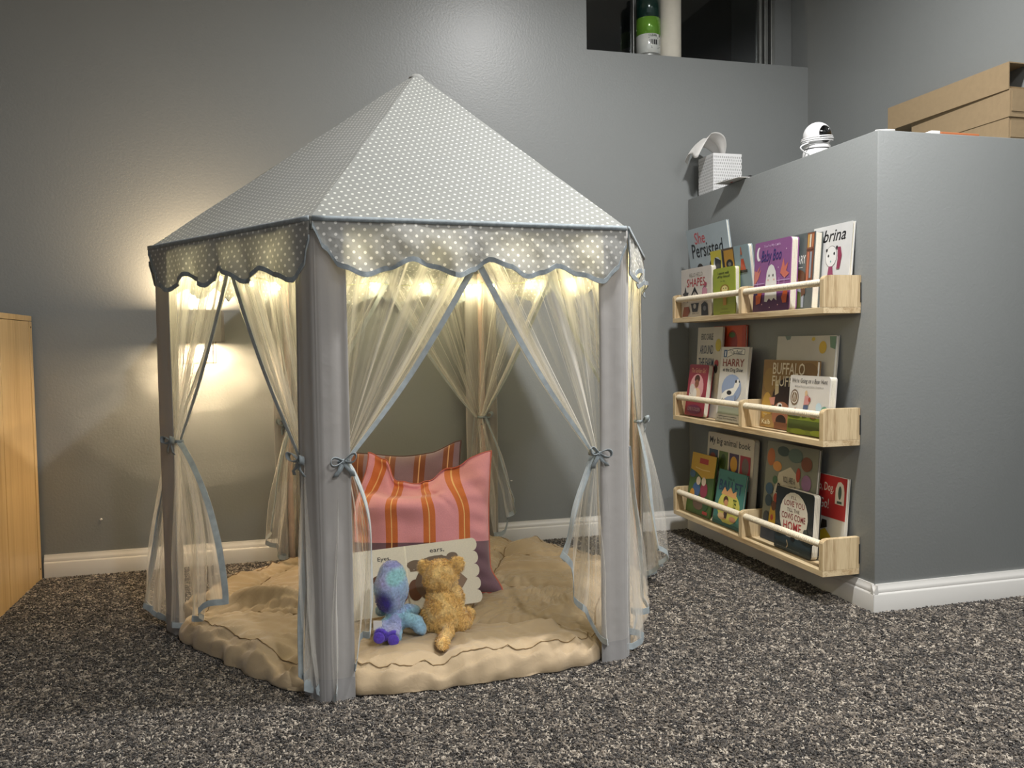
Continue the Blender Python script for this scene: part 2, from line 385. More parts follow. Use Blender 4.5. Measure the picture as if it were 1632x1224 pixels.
# ------------------------------------------------------------------ carpet pile: instanced tufts on the floor
def carpet():
    # one twisted tuft of 5 short loops
    tm = MB(); rnd = random.Random(3)
    for k in range(5):
        a = rnd.random() * 2 * pi; r0 = rnd.random() * .0018; lean = .0025 + .003 * rnd.random(); h = .007 + .004 * rnd.random()
        p = [(r0 * cos(a), r0 * sin(a), 0), ((r0 + lean * .4) * cos(a), (r0 + lean * .4) * sin(a), h * .6), ((r0 + lean) * cos(a + .5), (r0 + lean) * sin(a + .5), h), ((r0 + lean * 1.5) * cos(a + .9), (r0 + lean * 1.5) * sin(a + .9), h * .93)]
        tm.tube(p, [.0011, .0015, .0014, .0007], 5, True)
    m, t, o = nt('carpet_yarn'); bs = N(t, 'BsdfPrincipled', i_Roughness=.9); bs.inputs['Sheen Weight'].default_value = .3; bs.inputs['Specular IOR Level'].default_value = .2
    oi = N(t, 'ObjectInfo')
    r = ramp(t, [(0, hexc('#1f1b18')), (.30, hexc('#3b352f')), (.54, hexc('#5a5249')), (.75, hexc('#7d7367')), (.90, hexc('#aca294'))], 'CONSTANT')
    t.links.new(oi.outputs['Random'], r.inputs[0])
    g = N(t, 'NewGeometry'); nz = N(t, 'TexNoise', i_Scale=3.2, i_Detail=3); t.links.new(g.outputs['Position'], nz.inputs['Vector'])
    rr = ramp(t, [(.35, (.86, .86, .86)), (.65, (1, 1, 1))]); t.links.new(nz.outputs[0], rr.inputs[0])
    mu = N(t, 'MixRGB', blend_type='MULTIPLY', i_0=1.0); t.links.new(r.outputs[0], mu.inputs[1]); t.links.new(rr.outputs[0], mu.inputs[2])
    t.links.new(mu.outputs[0], bs.inputs['Base Color']); t.links.new(bs.outputs[0], o.inputs[0])
    tuft = tm.build('carpet_tuft', m, smooth=True)
    COL.objects.unlink(tuft)
    pts = []; rnd = random.Random(11); step = .0046
    y = .95
    while y < YB - .016:
        xa = max(-2.0, .257 * y - .78 * y - .25); xb = min(X3 + .0, .268 * y + .80 * y + .35)
        if y > Y2 - .016: xb = min(xb, X1 - .016)
        x = xa
        while x < xb:
            px, py = x + (rnd.random() - .5) * step * 1.2, y + (rnd.random() - .5) * step * 1.2
            dx, dy = px - .37, py - 2.37
            if dx * dx + dy * dy > .5 * .5: pts.append((px, min(py, YB - .015), 0))
            x += step
        y += step
    me = bpy.data.meshes.new('carpet_pile'); me.from_pydata(pts, [], [])
    ob = bpy.data.objects.new('carpet_pile', me); COL.objects.link(ob)
    ng = bpy.data.node_groups.new('carpet_tufts', 'GeometryNodeTree')
    ng.interface.new_socket('Geometry', in_out='INPUT', socket_type='NodeSocketGeometry'); ng.interface.new_socket('Geometry', in_out='OUTPUT', socket_type='NodeSocketGeometry')
    gi = ng.nodes.new('NodeGroupInput'); go = ng.nodes.new('NodeGroupOutput')
    m2p = ng.nodes.new('GeometryNodeMeshToPoints'); iop = ng.nodes.new('GeometryNodeInstanceOnPoints'); oin = ng.nodes.new('GeometryNodeObjectInfo')
    oin.inputs['Object'].default_value = tuft
    rv = ng.nodes.new('FunctionNodeRandomValue'); rv.data_type = 'FLOAT_VECTOR'; rv.inputs[0].default_value = (-.35, -.35, 0); rv.inputs[1].default_value = (.35, .35, 6.283)
    rs = ng.nodes.new('FunctionNodeRandomValue'); rs.data_type = 'FLOAT'; rs.inputs[2].default_value = .7; rs.inputs[3].default_value = 1.1
    L = ng.links.new
    L(gi.outputs[0], m2p.inputs[0]); L(m2p.outputs[0], iop.inputs['Points']); L(oin.outputs['Geometry'], iop.inputs['Instance'])
    L(rv.outputs[0], iop.inputs['Rotation']); L(rs.outputs[1], iop.inputs['Scale']); L(iop.outputs[0], go.inputs[0])
    md = ob.modifiers.new('tufts', 'NODES'); md.node_group = ng
    tag(ob, 'mottled grey brown carpet pile covering the floor', 'carpet', kind='stuff')
carpet()

# ------------------------------------------------------------------ cabinet at the left edge
cb = thing('cabinet', 'light wood cabinet side standing against the back wall, left edge', 'cabinet', (-1.2, 2.7, 0)); o_ = cb.location
def cpart(n, a, c, mat=M['cab'], bev=.0015):
    b = MB(); b.box(a, c, bev); return b.build(n, mat, cb, off=o_)
cpart('side_panel', (-.815, 2.702, 0.0), (-.797, 2.985, .848)); cpart('side_panel', (-.815, 2.45, 0.0), (-.797, 2.699, .848))
cpart('back_strip', (-.815, 2.987, 0.0), (-.795, 3.012, .848))
cpart('top_panel', (-1.6, 2.45, .849), (-.795, 3.012, .866)); cpart('side_panel', (-1.6, 2.45, 0), (-1.582, 3.01, .848)); cpart('back_panel', (-1.58, 2.99, .02), (-.818, 3.0, .846))
cpart('bottom_panel', (-1.58, 2.46, .02), (-.818, 2.985, .04)); cpart('shelf', (-1.58, 2.47, .43), (-.818, 2.985, .448))
for z in (.045, .83):
    b = MB(); b.tube([(-.7975, 2.998, z), (-.7938, 2.998, z)], .003, 10); b.build('screw_cap', M['screw'], cb, off=o_)

# ------------------------------------------------------------------ tent
HE, HP = 1.020, 1.505
CEN = Vector((.3708, 2.372, 0))
P6 = [Vector(p) for p in ((.057, 1.770, 0), (.752, 1.811, 0), (1.064, 2.425, 0), (.683, 2.965, 0), (-.012, 2.935, 0), (-.328, 2.355, 0))]   # front, right, far right, back, far left, left
APX = Vector((.3708, 2.385, HP))
tent = thing('play_tent', 'grey polka dot hexagonal play tent with tied sheer curtains and scalloped valance', 'tent', CEN); TO = CEN
Z = Vector((0, 0, 1))
def side(i, j):
    e = (P6[j] - P6[i]); l = e.length; e = e / l; n = Vector((e.y, -e.x, 0))
    if n.dot((P6[i] + P6[j]) / 2 - CEN) < 0: n = -n
    return e, n, l
def lerp(a, b, t): return a + (b - a) * t
DROP = [(0, .018), (.03, .062), (.08, .103), (.15, .120), (.22, .105), (.29, .086), (.36, .101), (.43, .120), (.48, .106), (.53, .084), (.585, .098), (.655, .120), (.705, .110), (.755, .095), (.83, .113), (.915, .128), (.965, .10), (1, .045)]
def drop(s):
    for (a, x), (c, y) in zip(DROP, DROP[1:]):
        if s <= c:
            t = (s - a) / (c - a); t = t * t * (3 - 2 * t); return x + (y - x) * t
    return DROP[-1][1]
def rot2(x, y): return (x * .951 - y * .309, x * .309 + y * .951)
def ribbon(b, pa, pb, th=.0012):
    """closed thin band between two polylines"""
    n = len(pa); vs = []
    for i in range(n):
        a, c = Vector(pa[i]), Vector(pb[i]); t = Vector(pa[min(i + 1, n - 1)]) - Vector(pa[max(i - 1, 0)])
        nn = t.cross(c - a); nn = nn.normalized() * th / 2 if nn.length > 1e-9 else Vector((0, 0, th / 2))
        vs += [a + nn, c + nn, c - nn, a - nn]
    fs = []
    for i in range(n - 1):
        for k in range(4): fs.append((4 * i + k, 4 * i + (k + 1) % 4, 4 * i + 4 + (k + 1) % 4, 4 * i + 4 + k))
    fs += [(3, 2, 1, 0), (4 * n - 4, 4 * n - 3, 4 * n - 2, 4 * n - 1)]
    b.add(vs, fs)
for i in range(6):
    j = (i + 1) % 6; e, n, l = side(i, j)
    a = P6[i] + Z * HE + (P6[i] - CEN).normalized() * .008; c = P6[j] + Z * HE + (P6[j] - CEN).normalized() * .008
    ra = APX + (P6[i] - CEN).normalized() * .022; rc = APX + (P6[j] - CEN).normalized() * .022
    ph = random.random() * 9
    def roofp(u, v, a=a, c=c, ra=ra, rc=rc, ph=ph):
        p = lerp(lerp(a, c, u), lerp(ra, rc, u), v)
        p = p - Z * (.012 * sin(pi * u) * (1 - v) ** 1.2 * (v + .12)) * 1.6
        p = p + Z * .0022 * noise.noise(Vector((p.x * 9 + ph, p.y * 9, p.z * 7)))
        return p
    b = MB(); sl = ((ra + rc) / 2 - (a + c) / 2).length
    b.grid(roofp, 20, 20, lambda u, v: rot2((u - .5) * (l * (1 - v) + .044 * v) + .3, v * sl))
    # hem that turns down at the eave
    b.grid(lambda u, v: roofp(u, 0) - Z * .026 * (1 - v) - n * .002 * (1 - v), 20, 2, lambda u, v: ((u - .5) * l + .3, -.026 * (1 - v)))
    b.build('roof_panel', M['roof'], tent, True, TO, weld=False)
    # valance
    ns = 72
    def valp(s, v, a=a, c=c, n=n, l=l, ph=ph):
        d = drop(s); z = HE - .004 - d * v
        p = lerp(a, c, s); fold = .016 * noise.noise(Vector((s * 9 + ph, v * 1.2, 0))) + .006 * noise.noise(Vector((s * 30 + ph, v * 3, 4))) + .006 * sin(s * 41 + ph) * v
        return Vector((p.x, p.y, z)) + n * (.006 + .012 * v * sin(pi * min(1, max(0, s))) + fold * (.25 + v) * sin(pi * s) ** .5)
    b = MB(); b.grid(valp, ns, 8, lambda s, v: (s * l, 1 - drop(s) * v))
    val = b.build('valance', M['valance'], tent, True, TO)
    b = MB(); pa = [valp(k / ns, 1) + n * .0015 for k in range(ns + 1)]; pb = [valp(k / ns, 1) + Z * .011 + n * .0015 for k in range(ns + 1)]
    ribbon(b, pa, pb, .003)
    # side edges of the flap too
    b.build('scallop_binding', M['trimfab'], val, off=TO, autos=True)
    b = MB(); ribbon(b, [lerp(a, c, k / 20) + n * .008 - Z * (.010 - .012 * sin(pi * k / 20) * .0) for k in range(21)], [lerp(a, c, k / 20) + n * .008 + Z * .0005 for k in range(21)], .004)
    b.build('eave_binding', M['trimfab'], tent, True, TO)
b = MB(); b.lathe([(0, .012), (.012, .011), (.021, .004), (.0235, -.002), (.022, -.006)], 18, APX); b.build('roof_cap', M['roof_plain'], tent, True, TO)
# poles, sleeves
for i in range(6):
    pe = side(i, (i + 1) % 6)[0]; pm = side((i - 1) % 6, i)[0] * -1
    bis = (P6[i] - CEN).normalized()
    pc = P6[i] - bis * .017
    b = MB(); b.tube([pc + Z * .004, pc + Z * (HE - .03)], .0105, 12); po = b.build('pole', M['polepink'], tent, autos=True, off=TO)
    for z0, z1 in ((.53, .60), (HE - .035, HE - .012)):
        b = MB(); b.tube([pc + Z * z0, pc + Z * z1], .0125, 12); b.build('pole_joint', M['jointpink'], po, autos=True, off=TO)
    b = MB(); ph = random.random() * 20
    cs = [-1, -.8, -.55, -.3, -.14, -.05, 0, .05, .14, .3, .55, .8, 1]
    def slv(u, v, i=i, pe=pe, pm=pm, bis=bis, ph=ph):
        q = u * 12; k = min(11, int(q)); t = cs[k] + (cs[k + 1] - cs[k]) * (q - k)
        z = .003 + v * (HE - .008)
        d = pe if t > 0 else pm
        p = P6[i] + bis * .006 + d * abs(t) * (.088 if i == 5 else .066) - bis * .005 * exp(-(t / .12) ** 2)
        nn = Vector((d.y, -d.x, 0)); nn = nn if nn.dot(bis) > 0 else -nn
        w = .004 * noise.noise(Vector((t * 2.2 + ph, z * 2.5, 1))) * (.4 + abs(t)) + .0025 * sin(t * 11 + ph + z * 1.5) * abs(t)
        return p + nn * w + Z * z
    b.grid(slv, 24, 26); sv = b.build('pole_sleeve', M['sleeve'], tent, True, TO, solid=.0012)
    b = MB(); b.grid(lambda u, v: slv(u, .0005 + v * .052) + bis * .0011, 24, 3); b.build('sleeve_cuff', M['cuff'], sv, True, TO)
# curtains
def curtain(i, j, tz=.51, s=.53, wb=.10, zin=.20, zout=.02, outx=.0, outp=.5, ko=.052, seed=0, kin=0, bul=.05, edge=0):
    e, n, l = side(i, j); rnd = random.Random(seed); p1, p2, p3 = (rnd.random() * 6.28 for _ in range(3))
    K = P6[i] + e * ko - n * .004 + Z * tz - (P6[i] - CEN).normalized() * kin
    def pl(u, k):
        return sin(u * 38 + p1) * .7 + sin(u * 66 + p2 + k) * .3 + sin(u * 19 + p3 + k * 2) * .6
    def up(u, v):
        uu = u + .02 * sin(u * 31 + p2) * (1 - u)
        T = P6[i] + e * (.012 + uu * s * l) + Z * (HE - .012 - .002 * uu) - n * .012
        Kp = K + e * (u - .5) * .026 + n * (.006 * sin(u * 14 + p1))
        p = lerp(T, Kp, v)
        p = p - Z * (.045 * u ** 2 * sin(pi * v) ** 1.1) - e * (.012 * u * sin(pi * v)) 
        amp = .012 * (1 - v) + .0055
        return p + n * pl(u, v) * amp * sin(pi * min(1, .15 + u * 2) / 2)
    def lo(u, v):
        Kp = K + e * (u - .5) * .026 + n * (.006 * sin(u * 14 + p1))
        bz = lerp(zout, zin, u ** 1.7) + .010 * sin(u * 19 + p2)
        B = P6[i] + e * (.012 + u * wb) + n * (outx * u ** outp - .003) + Z * bz
        p = lerp(Kp, B, v)
        p = p + e * (wb * bul * u * sin(pi * v ** .8)) + n * (outx * .08 * sin(pi * v) * u)
        amp = .0055 + .013 * min(1, v * 1.6)
        return p + n * pl(u * .55, v * 1.2) * amp + e * .005 * sin(v * 9 + u * 14 + p3) * v
    b = MB(); nu = 64
    b.grid(up, nu, 22, lambda u, v: (u + seed * 3, v)); b.grid(lo, nu, 20, lambda u, v: (u + seed * 3, 1 + v))
    for k in range(edge):     # hem folded back in layers along the front edge
        b.grid(lambda u, v, k=k: up(.86 - .02 * k + (.14 + .02 * k) * u, v) - n * .003 * (k + 1), 12, 22, lambda u, v, k=k: (u * .3 + seed * 3 + k * 1.7, v))
    cu = b.build('sheer_curtain', M['sheer'], tent, True, TO, weld=True)
    b = MB(); wd = .015
    def band(f, ds, us):
        pa, pb = [], []
        for q in ds:
            a = f(1.0, q) if us else f(q, 1.0); c = f(.9, q) if us else f(q, .93)
            dd = c - a; dd = dd.normalized() * wd if dd.length > 1e-6 else Vector((0, 0, wd))
            pa.append(a + n * .001); pb.append(a + dd + n * .001)
        ribbon(b, pa, pb, .0016)
    def upw(u, v): return up(u, v)
    pa, pb = [], []
    for k in range(25):      # front edge from the eave to the tie
        v = k / 24; a = up(1, v); t = (up(1, min(1, v + .02)) - up(1, max(0, v - .02))).normalized()
        c = n.cross(t); c = c if c.dot(e) < 0 else -c
        w = wd * (1 - .45 * v); pa.append(a + n * .002); pb.append(a + c.normalized() * w + n * .002)
    ribbon(b, pa, pb, .0016)
    band(lo, [k / 20 for k in range(21)], True); band(lo, [k / 24 for k in range(25)], False)
    b.build('curtain_binding', M['curtbind'], cu, off=TO, autos=True)
    return K, e, n
def bow(K, e, n, seed, sc=1.0, parent=None):
    rnd = random.Random(seed); b = MB()
    # knot band around the gathered cloth
    ring = [K + (e * cos(t) * .017 + n * sin(t) * .013) for t in [2 * pi * k / 16 for k in range(17)]]
    ribbon(b, [p - Z * .004 for p in ring], [p + Z * .004 for p in ring], .0018)
    f = K + n * .017
    for sgn in (-1, 1):
        d = (e * sgn + Z * (.22 + .25 * rnd.random() * sgn)).normalized()
        loop = [f + d * (.034 * sc) * sin(t / 2) ** 1.0 * (1 if True else 0) + Z * (.011 * sin(t)) * sc + n * (.012 * sin(t / 2)) for t in [2 * pi * k / 14 for k in range(15)]]
        ribbon(b, [p - n * .0065 - Z * .002 for p in loop], [p + n * .0055 + Z * .003 for p in loop], .0015)
        tl = [f + (e * sgn * (.3 + .35 * rnd.random()) - Z * .8).normalized() * (.045 * sc * q) + n * .006 * sin(q * 3) for q in (0, .25, .5, .75, 1)]
        ribbon(b, [p - e * .0055 for p in tl], [p + e * .0055 for p in tl], .0015)
    b.ell(f, (.006, .006, .006), seg=8)
    b.build('tie_bow', M['trimfab'], tent, True, TO)
CUR = [
    (0, 1, dict(edge=2, tz=.515, wb=.085, zin=.16, s=.555, ko=.048, bul=.35)),
    (0, 5, dict(edge=2, tz=.515, wb=.045, zin=.06, s=.52, outx=.015)),
    (1, 0, dict(edge=4, tz=.500, wb=.150, zin=.27, s=.555, ko=.070)),
    (1, 2, dict(tz=.505, wb=.10, zin=.12, s=.52, outx=.03)),
    (2, 1, dict(tz=.512, wb=.13, zin=.15, s=.52, outx=.08)),
    (2, 3, dict(tz=.512, wb=.10, zin=.15, outx=.03)),
    (3, 2, dict(edge=1, tz=.495, wb=.14, zin=.20, ko=.010, kin=.045, s=.52)),
    (3, 4, dict(edge=1, tz=.495, wb=.06, zin=.15, ko=.010, kin=.045, s=.52)),
    (4, 3, dict(tz=.490, wb=.07, zin=.12, ko=.012, kin=.04)),
    (4, 5, dict(tz=.495, wb=.13, zin=.16, ko=.02, kin=.03)),
    (5, 4, dict(tz=.515, wb=.03, zin=.08, outx=.11, ko=.04, outp=.8)),
    (5, 0, dict(edge=1, tz=.518, wb=.27, zin=.14, s=.52, outx=.01, ko=.085, bul=.25)),
]
for q, (i, j, kw) in enumerate(CUR):
    K, e, n = curtain(i, j, seed=q + 1, **kw)
    if (i, j) in ((0, 1), (1, 0), (5, 0), (3, 2), (2, 1), (0, 5), (4, 5)): bow(K, e, n, q, .8)

# ------------------------------------------------------------------ string lights inside the eaves
sl = thing('string_lights', 'warm LED fairy lights strung on a wire under the tent eaves', 'string lights', (.37, 2.37, .97)); SO = sl.location
wp = []; bulbs = []
for i in range(6):
    e, n, l = side(i, (i + 1) % 6)
    for k in range(16):
        s_ = k / 16; p = P6[i] + e * l * s_ - n * .028 + Z * (.975 - .012 * sin(pi * ((s_ * 3.5) % 1)))
        wp.append(p)
        if k % 4 == (1 if i % 2 else 2): bulbs.append((p, n))
wp.append(wp[0])
b = MB(); b.tube(wp, .0014, 5, False); b.build('wire', M['wire'], sl, True, SO)
for p, n in bulbs:
    b = MB(); q = p - Z * .014 - n * .004
    b.ell(q, (.0048, .0048, .0062), seg=10); bo = b.build('bulb', M['bulb'], sl, True, SO)
    b = MB(); b.tube([p, p - Z * .008], .0028, 8); b.build('bulb_cap', M['wire'], bo, True, SO)

# ------------------------------------------------------------------ comforter
def hexr(phi):
    d = Vector((cos(phi), sin(phi), 0)); best = 9
    for i in range(6):
        a, c = P6[i] - CEN, P6[(i + 1) % 6] - CEN; ed = c - a
        den = d.x * ed.y - d.y * ed.x
        if abs(den) < 1e-9: continue
        t = (a.x * ed.y - a.y * ed.x) / den; s_ = (a.x * d.y - a.y * d.x) / den
        if t > 0 and -.001 <= s_ <= 1.001: best = min(best, t); f = s_
    return best, f
def bound(phi):
    r, s_ = hexr(phi); m = min(s_, 1 - s_)
    bul = .034 * sin(pi * s_) + .016 * noise.noise(Vector((cos(phi) * 3.2, sin(phi) * 3.2, 3))) + .009 * noise.noise(Vector((cos(phi) * 14, sin(phi) * 14, 5)))
    back = max(0, sin(phi)) ** 3
    return r + bul * (1 - back) - .065 * exp(-(m / .075) ** 2) * (1 - 1.7 * exp(-((phi + 3.117) / .35) ** 2)) - .03 * back
def seg_d(x, y, a, c):
    vx, vy = c[0] - a[0], c[1] - a[1]; L2 = vx * vx + vy * vy; t = max(0, min(1, ((x - a[0]) * vx + (y - a[1]) * vy) / L2))
    dx, dy = x - a[0] - t * vx, y - a[1] - t * vy; sg = 1 if vx * dy - vy * dx > 0 else -1
    return sqrt(dx * dx + dy * dy), t, sg
SEAMS = []
for k in range(-2, 3):       # box quilting, turned with the tent
    for ax in (0, 1):
        a_ = -.42; u_ = (cos(a_ + ax * pi / 2), sin(a_ + ax * pi / 2)); w_ = (-u_[1], u_[0]); off = (k + .35 * ax) * .33 + .05
        SEAMS.append(((.37 + w_[0] * off - u_[0], 2.37 + w_[1] * off - u_[1]), (.37 + w_[0] * off + u_[0], 2.37 + w_[1] * off + u_[1])))
FOLDS = [((-.26, 2.42), (.02, 2.28), .030, .05), ((-.30, 2.22), (-.10, 2.12), .016, .035), ((-.15, 2.10), (.05, 1.98), .014, .03), ((.12, 1.86), (.66, 1.93), .012, .04), ((.55, 1.86), (.80, 2.2), .014, .04), ((.55, 2.5), (.9, 2.35), .018, .04), ((.1, 2.5), (-.2, 2.7), .02, .05), ((.58, 2.62), (.8, 2.72), .022, .035), ((.2, 1.84), (.5, 1.80), .010, .022)]
def hc_inner(x, y):
    h = .066 + .012 * noise.noise(Vector((x * 3.1, y * 3.1, .3))) + .0055 * noise.noise(Vector((x * 9, y * 9, 1.7)))
    rg = 1 - abs(noise.noise(Vector((x * 7.5 + y * 3, y * 10 - x * 4, 4.2)))) * 2
    h += .005 * max(0, rg) ** 1.6
    rg = 1 - abs(noise.noise(Vector((x * 15 - y * 6, y * 17 + x * 7, 9.2)))) * 2
    h += .004 * max(0, rg) ** 1.6
    wx, wy = x + .05 * noise.noise(Vector((x * 4, y * 4, 21))), y + .05 * noise.noise(Vector((x * 4, y * 4, 31)))
    th = -.2 + 1.1 * noise.noise(Vector((x * 2.2, y * 2.2, 40))); ct, st = cos(th), sin(th)
    rg = 1 - abs(noise.noise(Vector(((wx * ct + wy * st) * 5, (-wx * st + wy * ct) * 30, 9)))) * 2.2
    h += .012 * max(0, rg) ** 1.5 * max(0, .45 + noise.noise(Vector((x * 5, y * 5, 51))))
    for a, c, hh, w in FOLDS:
        d, t, sg = seg_d(x + .02 * noise.noise(Vector((x * 6, y * 6, 8))), y, a, c); ww = w if sg > 0 else w * .35
        h += hh * exp(-(d / ww) ** 2) * min(1, 4 * t, 4 * (1 - t) + .3)
    for a, c in SEAMS:
        d, t, sg = seg_d(x + .012 * noise.noise(Vector((x * 5, y * 5, 2))), y + .012 * noise.noise(Vector((x * 5, y * 5, 12))), a, c)
        if d < .13:
            h -= .010 * exp(-(d / .009) ** 2) + .012 * exp(-(d / .04) ** 2)
            h += .0028 * sin(t * 2 / .034 * 6.283 + 14 * noise.noise(Vector((x * 8, y * 8, 61))) + sg) * exp(-((d - .028) / .030) ** 2)
    return h
DIP = .92
def hc(x, y):
    dx, dy = x - CEN.x, y - CEN.y; phi = atan2(dy, dx); rho = sqrt(dx * dx + dy * dy) / bound(phi)
    h = hc_inner(x, y)
    t_ = min(1, max(0, (rho - .55) / .29)); h *= 1 - (1 - DIP) * t_ * t_ * (3 - 2 * t_)
    if rho > .84:
        q = min(1, (rho - .84) / .16); h *= sqrt(max(0, 1 - q * q)) * (1 - .25 * q) + .0
    return h
def edge_pt(phi, q):
    B = bound(phi)
    # edge roll: quarter-ellipse profile with gathers, diagonal folds and a lengthwise crease
    ang = q * pi / 2 * 1.12
    rr = .84 + .16 * min(1, sin(ang)); g = .008 * noise.noise(Vector((phi * 16, q * 2, 6)))
    x = CEN.x + cos(phi) * (B * rr + g * q); y = CEN.y + sin(phi) * (B * rr + g * q)
    top = hc_inner(CEN.x + cos(phi) * B * .84, CEN.y + sin(phi) * B * .84) * DIP
    z = .012 + (max(.032, lerp(top, hc_inner(x, y) * DIP, .5 * (1 - q))) - .012) * max(0, cos(min(pi / 2, ang)) ** .8)
    w_ = sin(pi * min(1, q * 1.02))
    rg = max(0, 1 - abs(noise.noise(Vector((phi * 9 + q * 2.2, q * 1.5 - phi * 2, 2)))) * 2.4)
    z += .014 * rg ** 1.4 * w_
    rg = max(0, 1 - abs(noise.noise(Vector((phi * 26 + q * 3.5, q * 1.2, 14)))) * 2.4)
    z += .0035 * rg ** 1.5 * w_
    z -= .005 * exp(-((q - .50 - .18 * noise.noise(Vector((phi * 4, 0, 3)))) / .06) ** 2)
    return (x, y, max(z, .004))
nphi, nr = 460, 150
cm = MB(); vs = [(CEN.x, CEN.y, hc_inner(CEN.x, CEN.y))]
for r in range(1, nr + 1):
    rho = (r / nr) ** .85
    for k in range(nphi):
        phi = 2 * pi * k / nphi; B = bound(phi)
        x = CEN.x + cos(phi) * B * rho; y = CEN.y + sin(phi) * B * rho
        vs.append(edge_pt(phi, (rho - .84) / .16) if rho > .84 else (x, y, max(hc(x, y), .004)))
fs = [(0, 1 + k, 1 + (k + 1) % nphi) for k in range(nphi)]
for r in range(nr - 1):
    for k in range(nphi):
        a = 1 + r * nphi; fs.append((a + k, a + nphi + k, a + nphi + (k + 1) % nphi, a + (k + 1) % nphi))
SURF = {}
base = len(vs); last = 1 + (nr - 1) * nphi
vs += [(CEN.x + (vs[last + k][0] - CEN.x) * .93, CEN.y + (vs[last + k][1] - CEN.y) * .93, .003) for k in range(nphi)] + [(CEN.x, CEN.y, .003)]
for k in range(nphi): fs += [(last + k, base + k, base + (k + 1) % nphi, last + (k + 1) % nphi), (base + k, base + nphi, base + (k + 1) % nphi)]
cm.add(vs, fs); cmo = cm.build('comforter', M['comf'], None, True, CEN); cmo.location = CEN
b = MB(); pts = []
for k in range(420):
    phi = 2 * pi * k / 419; q = .36 + .10 * noise.noise(Vector((cos(phi) * 2, sin(phi) * 2, 77))); p = edge_pt(phi, q); pts.append((p[0] + cos(phi) * .0012, p[1] + sin(phi) * .0012, p[2] + .0012))
b.tube(pts, .0011, 5); b.build('edge_seam', M['seam'], cmo, True, CEN)
for a, c in SEAMS:       # dark stitched quilting lines lying in the grooves
    pts = []
    for k in range(181):
        t = k / 180; x = lerp(a[0], c[0], t); y = lerp(a[1], c[1], t)
        x -= .012 * noise.noise(Vector((x * 5, y * 5, 2))); y -= .012 * noise.noise(Vector((x * 5, y * 5, 12)))
        dx, dy = x - CEN.x, y - CEN.y
        if sqrt(dx * dx + dy * dy) / bound(atan2(dy, dx)) < .83 : pts.append((x, y, hc(x, y) + .0022))
    if len(pts) > 6:
        b = MB(); b.tube(pts, .0016, 5); b.build('quilt_seam', M['seam'], cmo, True, CEN)
tag(cmo, 'beige quilted comforter spread over the tent floor with rolled edges', 'bedding')

# ------------------------------------------------------------------ pillows
def pillow_mat(name, base, stripe, line, low, lowst, cuts, split):
    m, t, o = nt(name); bs = N(t, 'BsdfPrincipled', i_Roughness=.85); bs.inputs['Sheen Weight'].default_value = .3
    uv = N(t, 'UVMap'); sp = N(t, 'SeparateXYZ'); t.links.new(uv.outputs[0], sp.inputs[0])
    def rp(b0, s0):
        st = [(0, b0)]
        for c, w in cuts: st += [(c - w / 2, s0), (c - .0035, line), (c + .0035, s0), (c + w / 2, b0)]
        r = ramp(t, [(max(0, min(1, p)), c) for p, c in st], 'CONSTANT'); t.links.new(sp.outputs['X'], r.inputs[0]); return r
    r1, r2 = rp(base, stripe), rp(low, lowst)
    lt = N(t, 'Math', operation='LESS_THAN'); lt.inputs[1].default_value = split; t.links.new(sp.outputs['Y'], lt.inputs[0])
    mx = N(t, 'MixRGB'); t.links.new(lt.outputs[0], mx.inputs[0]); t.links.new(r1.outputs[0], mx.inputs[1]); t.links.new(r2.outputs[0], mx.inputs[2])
    tc = N(t, 'TexCoord'); wv = N(t, 'TexNoise', i_Scale=420, i_Detail=2); t.links.new(tc.outputs['Object'], wv.inputs['Vector'])
    mr = ramp(t, [(.35, (.95, .95, .95)), (.65, (1.03, 1.03, 1.03))]); t.links.new(wv.outputs[0], mr.inputs[0])
    mu = N(t, 'MixRGB', blend_type='MULTIPLY', i_0=1.0); t.links.new(mx.outputs[0], mu.inputs[1]); t.links.new(mr.outputs[0], mu.inputs[2])
    t.links.new(mu.outputs[0], bs.inputs['Base Color']); bump(t, wv.outputs[0], bs, .25); t.links.new(bs.outputs[0], o.inputs[0]); return m
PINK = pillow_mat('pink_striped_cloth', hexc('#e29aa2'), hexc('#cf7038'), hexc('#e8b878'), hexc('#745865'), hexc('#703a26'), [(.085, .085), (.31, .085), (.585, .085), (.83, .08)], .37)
PURP = pillow_mat('mauve_striped_cloth', hexc('#80666f'), hexc('#7a4224'), hexc('#cfa070'), hexc('#735a63'), hexc('#7a4224'), [(.12, .075), (.32, .075), (.53, .075), (.73, .075), (.92, .07)], -1)
